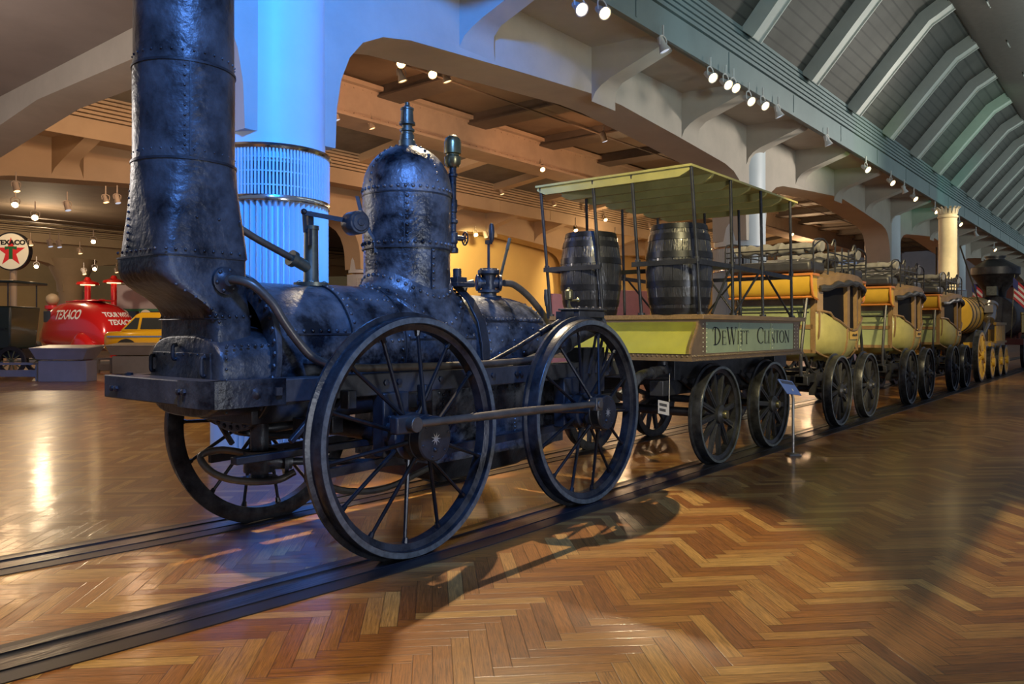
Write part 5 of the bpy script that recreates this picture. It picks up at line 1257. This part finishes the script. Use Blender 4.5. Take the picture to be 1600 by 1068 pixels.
MB().add([(-.19, -.07, zc + .15), (.19, -.07, zc + .15), (.19, -.07, zc + .04), (.06, -.07, zc + .08), (.06, -.07, zc - .24), (-.06, -.07, zc - .24), (-.06, -.07, zc + .08), (-.19, -.07, zc + .04)], [tuple(range(8))]).build('green_letter', signgreen, disc)
text_mesh('TEXACO', .2, 'sign_lettering', letterm, disc, (0, -.068, zc + .27), (1, 0, 0), (0, 0, 1), bold=.01, width=.92)
sg.rotation_euler = (0, 0, ra)
def pump_lamp(px, d, zt, lab):
    r = empty('red_lamp_post', placed(px, d), lab, 'lamp', 'red filling station lamps behind the tank truck'); ORG[r] = V((0, 0, 0))
    MB().cyl((0, 0, 0), (0, 0, zt), .16, .13, n=16).build('post', redgloss, r)
    MB().lathe([(.1, zt + .35), (.16, zt + .22), (.45, zt + .12), (.5, zt), (.46, zt), (.1, zt + .1), (0, zt + .1)], (0, 0, 0), n=28).build('shade', redgloss, r)
    MB().lathe([(0, zt - .02), (.3, zt - .02), (.3, zt + .03), (0, zt + .03)], (0, 0, 0), n=20).build('bulb_glass', lens_warm, r)
pump_lamp(137, 36, 3.35, 'red lamp post with shade behind the tank truck, the left one of the pair'); pump_lamp(178, 37, 3.5, 'red lamp post with shade behind the tank truck, the right one of the pair')
gp = empty('gas_pump', placed(82, 36), 'red visible gas pump with round globe beyond the tank truck cab', 'gas pump'); ORG[gp] = V((0, 0, 0))
MB().lathe([(.3, 0), (.3, 1.2), (.22, 1.3), (.22, 2.2), (.32, 2.25), (.32, 2.4), (.1, 2.45), (0, 2.45)], (0, 0, 0), n=20).build('pump_body', redgloss, gp); MB().ball((0, 0, 2.68), .28, 18, 10).build('globe', fixtan, gp)
dn = empty('roadside_diner', placed(222, 38.5), 'lavender roadside diner front with dark green windows beyond the yellow taxi', 'building'); ORG[dn] = V((0, 0, 0))
MB().box(-1.25, 2.5, 0, 3, 0, 3.5).build('wall', M('lavender paint', (.4, .33, .4), .5), dn)
for k in range(3): MB().box(-1.0 + 1.0 * k, -.15 + 1.0 * k, -.04, .02, 1.3, 2.2).build('window', glassdark, dn); MB().box(-1.08 + k, -1.0 + k, -.06, .02, 1.1, 2.3).build('window_frame', M('diner green paint', (.02, .15, .08), .4), dn)
MB().box(-1.25, 2.5, -.06, .02, 2.2, 2.32).build('window_head', MATS['diner green paint'], dn)
for x in (-.9, .2): MB().lathe([(0, 0), (.26, 0), (.28, .04), (0, .06)], (x, -.02, 2.0), (0, -1, 0), 24).build('round_plate', whitem, dn)
dn.rotation_euler = (0, 0, ra)
def pink(px, d, w, h, lab):
    c = placed(px, d); o = MB().box(-w / 2, w / 2, -.06, .06, 0, h).build('pink_screen', pinkm, loc=(0, 0, 0), bevel=.01); o.location = c; o.rotation_euler = (0, 0, -.9 + .6); tag(o, lab, 'panel', 'pink display panels behind the tender')
pink(978, 24, 1.9, 2.5, 'pink display panel seen between the two casks of the tender'); pink(880, 23.2, .9, 2.35, 'pink display panel just left of the far cask')

# ------------------------------------------------------------------ spot lamps
def fixture(p, aim, lens, house, lab, grp, sc=1., can=False, stem=.12):
    r = empty('spot_lamp', p, lab, 'lamp', grp); p = V(p); aim = V(aim).normalized()
    if can: MB().cyl(p - aim * .14 * sc, p + aim * .14 * sc, .08 * sc, .09 * sc, n=16).build('housing', house, r)
    else: MB().lathe([(0, -.17 * sc), (.045 * sc, -.17 * sc), (.06 * sc, -.1 * sc), (.06 * sc, -.03 * sc), (.1 * sc, .08 * sc), (.105 * sc, .1 * sc), (.09 * sc, .1 * sc)], p, aim, 18).build('housing', house, r)
    e = .142 if can else .085
    MB().lathe([(0, e * sc), (.085 * sc, e * sc), (.07 * sc, (e + .006) * sc), (0, (e + .012) * sc)], p, aim, 18).build('lens', lens, r)
    MB().tube([p + V((0, .0, 0)) + V((.11 * sc, 0, 0)), p + V((.12 * sc, 0, .13 * sc)), p + V((0, 0, .18 * sc)), p + V((-.12 * sc, 0, .13 * sc)), p + V((-.11 * sc, 0, 0))], .012 * sc, 6, smooth=3).cyl(p + V((0, 0, .17 * sc)), p + V((0, 0, .17 * sc + stem)), .02 * sc, n=6).build('yoke', house, r)
ordn = ['first', 'second', 'third', 'fourth', 'fifth', 'sixth', 'seventh', 'eighth', 'ninth', 'tenth', 'eleventh', 'twelfth', 'thirteenth', 'fourteenth', 'fifteenth', 'sixteenth', 'seventeenth', 'eighteenth']
FL = [(905, 12, 1), (941, 18, 1), (1036, 72, 0), (1110, 119, 1), (1134, 130, 1), (1146, 135, 1), (1170, 156, 1), (1192, 163, 1), (1216, 176, 0), (1293, 221, 0), (1353, 263, 1), (1392, 284, 1), (1413, 297, 0), (1428, 309, 1), (1461, 329, 1), (1499, 349, 1), (1525, 366, 0), (1553, 389, 1)]
for k, (px, py, on) in enumerate(FL):
    p = at(px, py, Y=5.52)
    fixture(p, V((-.35, -.75, -.6)) if on else V((.2, -.3, -.9)), lens_hot if on else lens_off, fixwhite, ('lit white spot lamp' if on else 'dark white spot lamp') + ' under the balcony fascia, %s from the picture left' % ordn[k], 'white spot lamps along the balcony fascia', .85, stem=.16)
lsc = lambda Y: .8 if Y < 15 else .9
AL = [(626, 97, 9.3, 2, 0), (627, 120, 9.6, 1, 0), (675, 114, 9.3, 2, 0), (697, 121, 9.3, 1, 0), (524, 180, 14., 0, 1), (580, 196, 14., 1, 0), (847, 263, 13.9, 2, 0), (943, 214, 10.4, 0, 1), (783, 298, 18.4, 1, 1), (865, 316, 18.4, 1, 1), (915, 327, 18.4, 0, 1), (945, 341, 18.4, 2, 1), (1015, 353, 18.4, 1, 1), (899, 358, 17.2, 2, 0), (961, 372, 17.2, 2, 0), (1237, 365, 13., 2, 0), (1230, 404, 17, 2, 0), (743, 365, 20., 2, 0), (758, 366, 20., 1, 1), (486, 343, 26, 2, 0)]
for k, (px, py, Y, on, can) in enumerate(AL):
    p = at(px, py, Y=Y)
    fixture(p, V((-.45, -.65, -.65)) if on == 2 else V((.25, -.2, -.95)), (lens_off, lens_warm, lens_hot)[on], (fixblack if Y in (17.2,) else fixtan), 'tan aisle spot lamp, %s, %s' % (('dim', 'softly lit', 'brightly lit')[on], ['highest and nearest, under the big arch', 'hanging just under the brightest arch lamp', 'right of the brightest arch lamp', 'at the right end of the arch lamp trio', 'beside the blue column', 'left of the steam dome finial', 'between the dome standpipe and the canopy', 'high above the canopy left part', 'right of the dome standpipe', 'left of the canopy front post', 'right of the canopy front post', 'above the far cask', 'between the two casks under the canopy', 'hanging over the far cask left side', 'hanging over the far cask right side', 'behind the canopy rear post', 'behind the first coach roof', 'on the ochre wall over the regulator lever', 'on the ochre wall right of its bright neighbour', 'seen past the counterweight lever'][k]), 'spot lamps in the aisle behind the train', lsc(Y), bool(can), stem=.3 if Y == 17.2 else .15)
LL = [(24, 318, 18.4, 2, 0), (55, 338, 18.4, 2, 0), (25, 292, 18.4, 1, 1), (105, 322, 18.4, 0, 1), (165, 312, 18.4, 1, 0), (183, 311, 18.4, 0, 1), (146, 376, 24, 2, 0), (148, 419, 30, 2, 0), (125, 393, 26, 1, 0), (57, 415, 30, 2, 0), (48, 380, 26, 1, 0), (182, 423, 33, 1, 0), (78, 380, 24, 0, 1), (92, 381, 24, 0, 1), (131, 424, 30, 1, 1)]
for k, (px, py, Y, on, can) in enumerate(LL):
    p = at(px, py, Y=Y)
    fixture(p, V((-.35, -.75, -.5)) if on == 2 else V((.1, -.3, -.95)), (lens_off, lens_warm, lens_star)[on], fixtan, 'left side ceiling spot lamp, %s' % ['bright, above the round sign', 'bright, right of the round sign top', 'soft, topmost at the left edge', 'dim can above the tank truck', 'soft, left of the chimney hopper', 'dim can nearest the chimney hopper', 'brightest, above the tank truck', 'bright, just over the red lamp posts', 'small soft, left of the brightest', 'bright, under the round sign edge', 'small soft, beside the round sign rim', 'soft, close to the smokebox curve', 'dim can left of two over the truck cab', 'dim can right of two over the truck cab', 'narrow, left of the lamp over the red posts'][k], 'spot lamps over the car displays', (.7, .7, .75)[0 if Y < 20 else 1 if Y < 28 else 2], bool(can), stem=.2)

# ------------------------------------------------------------------ camera, lamps, ambient world light
cam = bpy.data.cameras.new('camera'); cam.sensor_width = 36; cam.lens = FOC / 1600 * 36; cam.shift_y = -(534 - HY) / 1600; cam.clip_end = 300
co = bpy.data.objects.new('camera', cam); col.objects.link(co); co.location = (0, 0, CAMH); co.rotation_euler = (PI / 2, 0, math.atan2(FY, FX) - PI / 2); scene.camera = co

BLUE = (.0, .2, 1.); WARM = (1., .6, .3); SOFT = (1., .76, .46)
lamp('SPOT', (2.2, 1.6, 6.0), 4200, BLUE, (5.9, 7.2, 3.9), .25, 60, .75, name='blue_wash_column')
lamp('SPOT', (.6, .4, 5.2), 1450, (.1, .3, 1.), (3.4, 4.0, 1.6), .3, 50, .8, name='blue_wash_engine')
# balcony spots on the open floor
lamp('SPOT', (6.2, 5.35, 5.4), 1750, SOFT, (3.9, 3.3, 0), .05, 38, .3, name='fascia_spot')
lamp('SPOT', (9.5, 5.35, 5.4), 1900, SOFT, (6.0, 2.7, 0), .05, 35, .35, name='fascia_spot')
for x, e in ((13, 150), (18., 150), (25, 200)):
    lamp('SPOT', (x, 5.35, 5.4), e, SOFT, (x - 2.6, 1.0, 0), .06, 58, .35, name='fascia_spot')
lamp('SPOT', (.1, 2.8, 5.7), 900, SOFT, (.7, 3.4, 0), .12, 42, .6, name='near_floor_fill')  # unseen lamp added to brighten the near floor, not a balcony spot
# soft light along the near side of the train and warm spots on the car fronts
lamp('SPOT', (2.5, -4.5, .9), 650, (.92, .95, 1.), (5.2, 3.5, 1.1), .8, 60, .9, name='train_side_fill')
lamp('SPOT', (10.3, 3, 4.6), 60, (.35, .8, 1), (12, 5.6, 6.1), .1, 70, .8, name='fascia_tint'); lamp('SPOT', (20, 3.4, 4.6), 60, (.55, 1, .3), (21.2, 5.6, 6.1), .1, 60, .8, name='fascia_tint'); lamp('SPOT', (29, 3.4, 4.6), 70, (.15, 1, .7), (31, 5.6, 6.1), .1, 60, .8, name='fascia_tint'); lamp('SPOT', (26, 1.5, 5.5), 160, (.4, 1, .6), (28, 4.6, 8.), .1, 60, .8, name='vault_tint')
lamp('SPOT', (9., -5., .9), 650, (1., .95, .85), (11.5, 3.2, 1.3), .8, 62, .9, name='train_side_fill')
lamp('SPOT', (2.6, .6, 4.6), 1100, (1, .8, .34), (6.5, 3.9, 1.7), .12, 34, .5, name='tender_spot')
lamp('SPOT', (6.2, .4, 5.2), 2600, (1, .76, .36), (11.3, 3.95, 1.7), .12, 28, .5, name='coach_spot')
lamp('SPOT', (11., .6, 5.2), 1500, (1, .76, .36), (15, 3.95, 1.7), .12, 26, .5, name='coach_spot'); lamp('SPOT', (15., .6, 5.2), 700, (1, .76, .36), (19, 3.95, 1.7), .12, 26, .5, name='coach_spot')
lamp('SPOT', (24, -2.5, 5.4), 3400, (1., .9, .78), (17, 7, 5.2), .8, 56, .9, name='arcade_fill')
lamp('AREA', (38, 1.2, 5.2), 520, (.82, 1., .93), (38, 4.2, 9), sx=62, sy=.8, name='vault_fill')  # unseen area light added to lift the vault, no real fixture
for p, e, c in (((8., 11., 4.2), 35, WARM), ((14, 12, 4.4), 70, WARM), ((22, 12, 4.4), 110, WARM), ((33, 12, 5.), 220, WARM), ((8, 16.8, 4.4), 45, (1, .6, .35)), ((8.5, 26, 5.3), 150, WARM), ((13, 36, 5.2), 420, (1, .72, .42)), ((15, 51, 5.), 180, WARM), ((28, 17, 5.), 200, WARM), ((42, 14, 5), 300, WARM), ((1.3, 9.8, 3.4), 190, (1, .88, .78)), ((1.6, 13.5, 3.4), 60, (1, .86, .76))):
    lamp('POINT', p, e, c, size=.25, name='aisle_lamp_and_fill')  # last two: unseen points added to brighten the transverse beam at the left
for x in (7., 11.5, 17.): lamp('SPOT', (x, 9.6, 5.5), 420, (1, .42, .17), (x + 1.2, 14.2, 6.0), .1, 80, .8, name='girder_spot'); lamp('SPOT', (x, 14.9, 5.8), 170, (1, .6, .36), (x + 1.5, 18.9, 5.6), .1, 110, .8, name='louvre_spot')
lamp('SPOT', (21, 18.6, 5.0), 950, (1, .74, .32), (23.5, 21.2, 2.6), .1, 84, .5, name='wall_wash'); lamp('SPOT', (30, 17.6, 5.0), 900, (1, .72, .32), (31, 21.2, 2.6), .1, 100, .5, name='wall_wash')
lamp('SPOT', (20.5, 1.2, 5.2), 650, (1, .75, .35), (22.4, 3.9, 3.2), .1, 34, .5, name='stack_spot')
lamp('SPOT', (9.5, 26.5, 5.4), 1000, (1, .85, .7), (13, 31.5, 1.2), .1, 50, .6, name='truck_spot'); lamp('SPOT', (11., 22, 5.4), 420, (1, .85, .65), (13.4, 26, .8), .1, 45, .6, name='taxi_spot')
lamp('SPOT', (18.2, .4, 4.6), 700, (1, .8, .45), (22.6, 3.6, 1.3), .1, 40, .6, name='yellow_engine_spot'); lamp('SPOT', (25, .2, 5.), 500, (1, .85, .6), (31.2, 4.1, 2.8), .1, 34, .6, name='far_engine_spot')
lamp('SPOT', (5., 9.8, 5.6), 900, (1, .5, .2), (3.0, 4.5, .5), .1, 60, .6, name='track_backlight')
w = bpy.data.worlds.new('hall_air'); scene.world = w; w.use_nodes = True
bgn = w.node_tree.nodes['Background']; bgn.inputs[0].default_value = (.5, .62, .9, 1); bgn.inputs[1].default_value = .17
scene.view_settings.view_transform = 'Standard'; scene.view_settings.look = 'None'; scene.view_settings.exposure = 0; scene.view_settings.gamma = 1.12
scene.cycles.use_denoising = True; scene.cycles.max_bounces = 6; scene.cycles.glossy_bounces = 4; scene.cycles.sample_clamp_indirect = 4
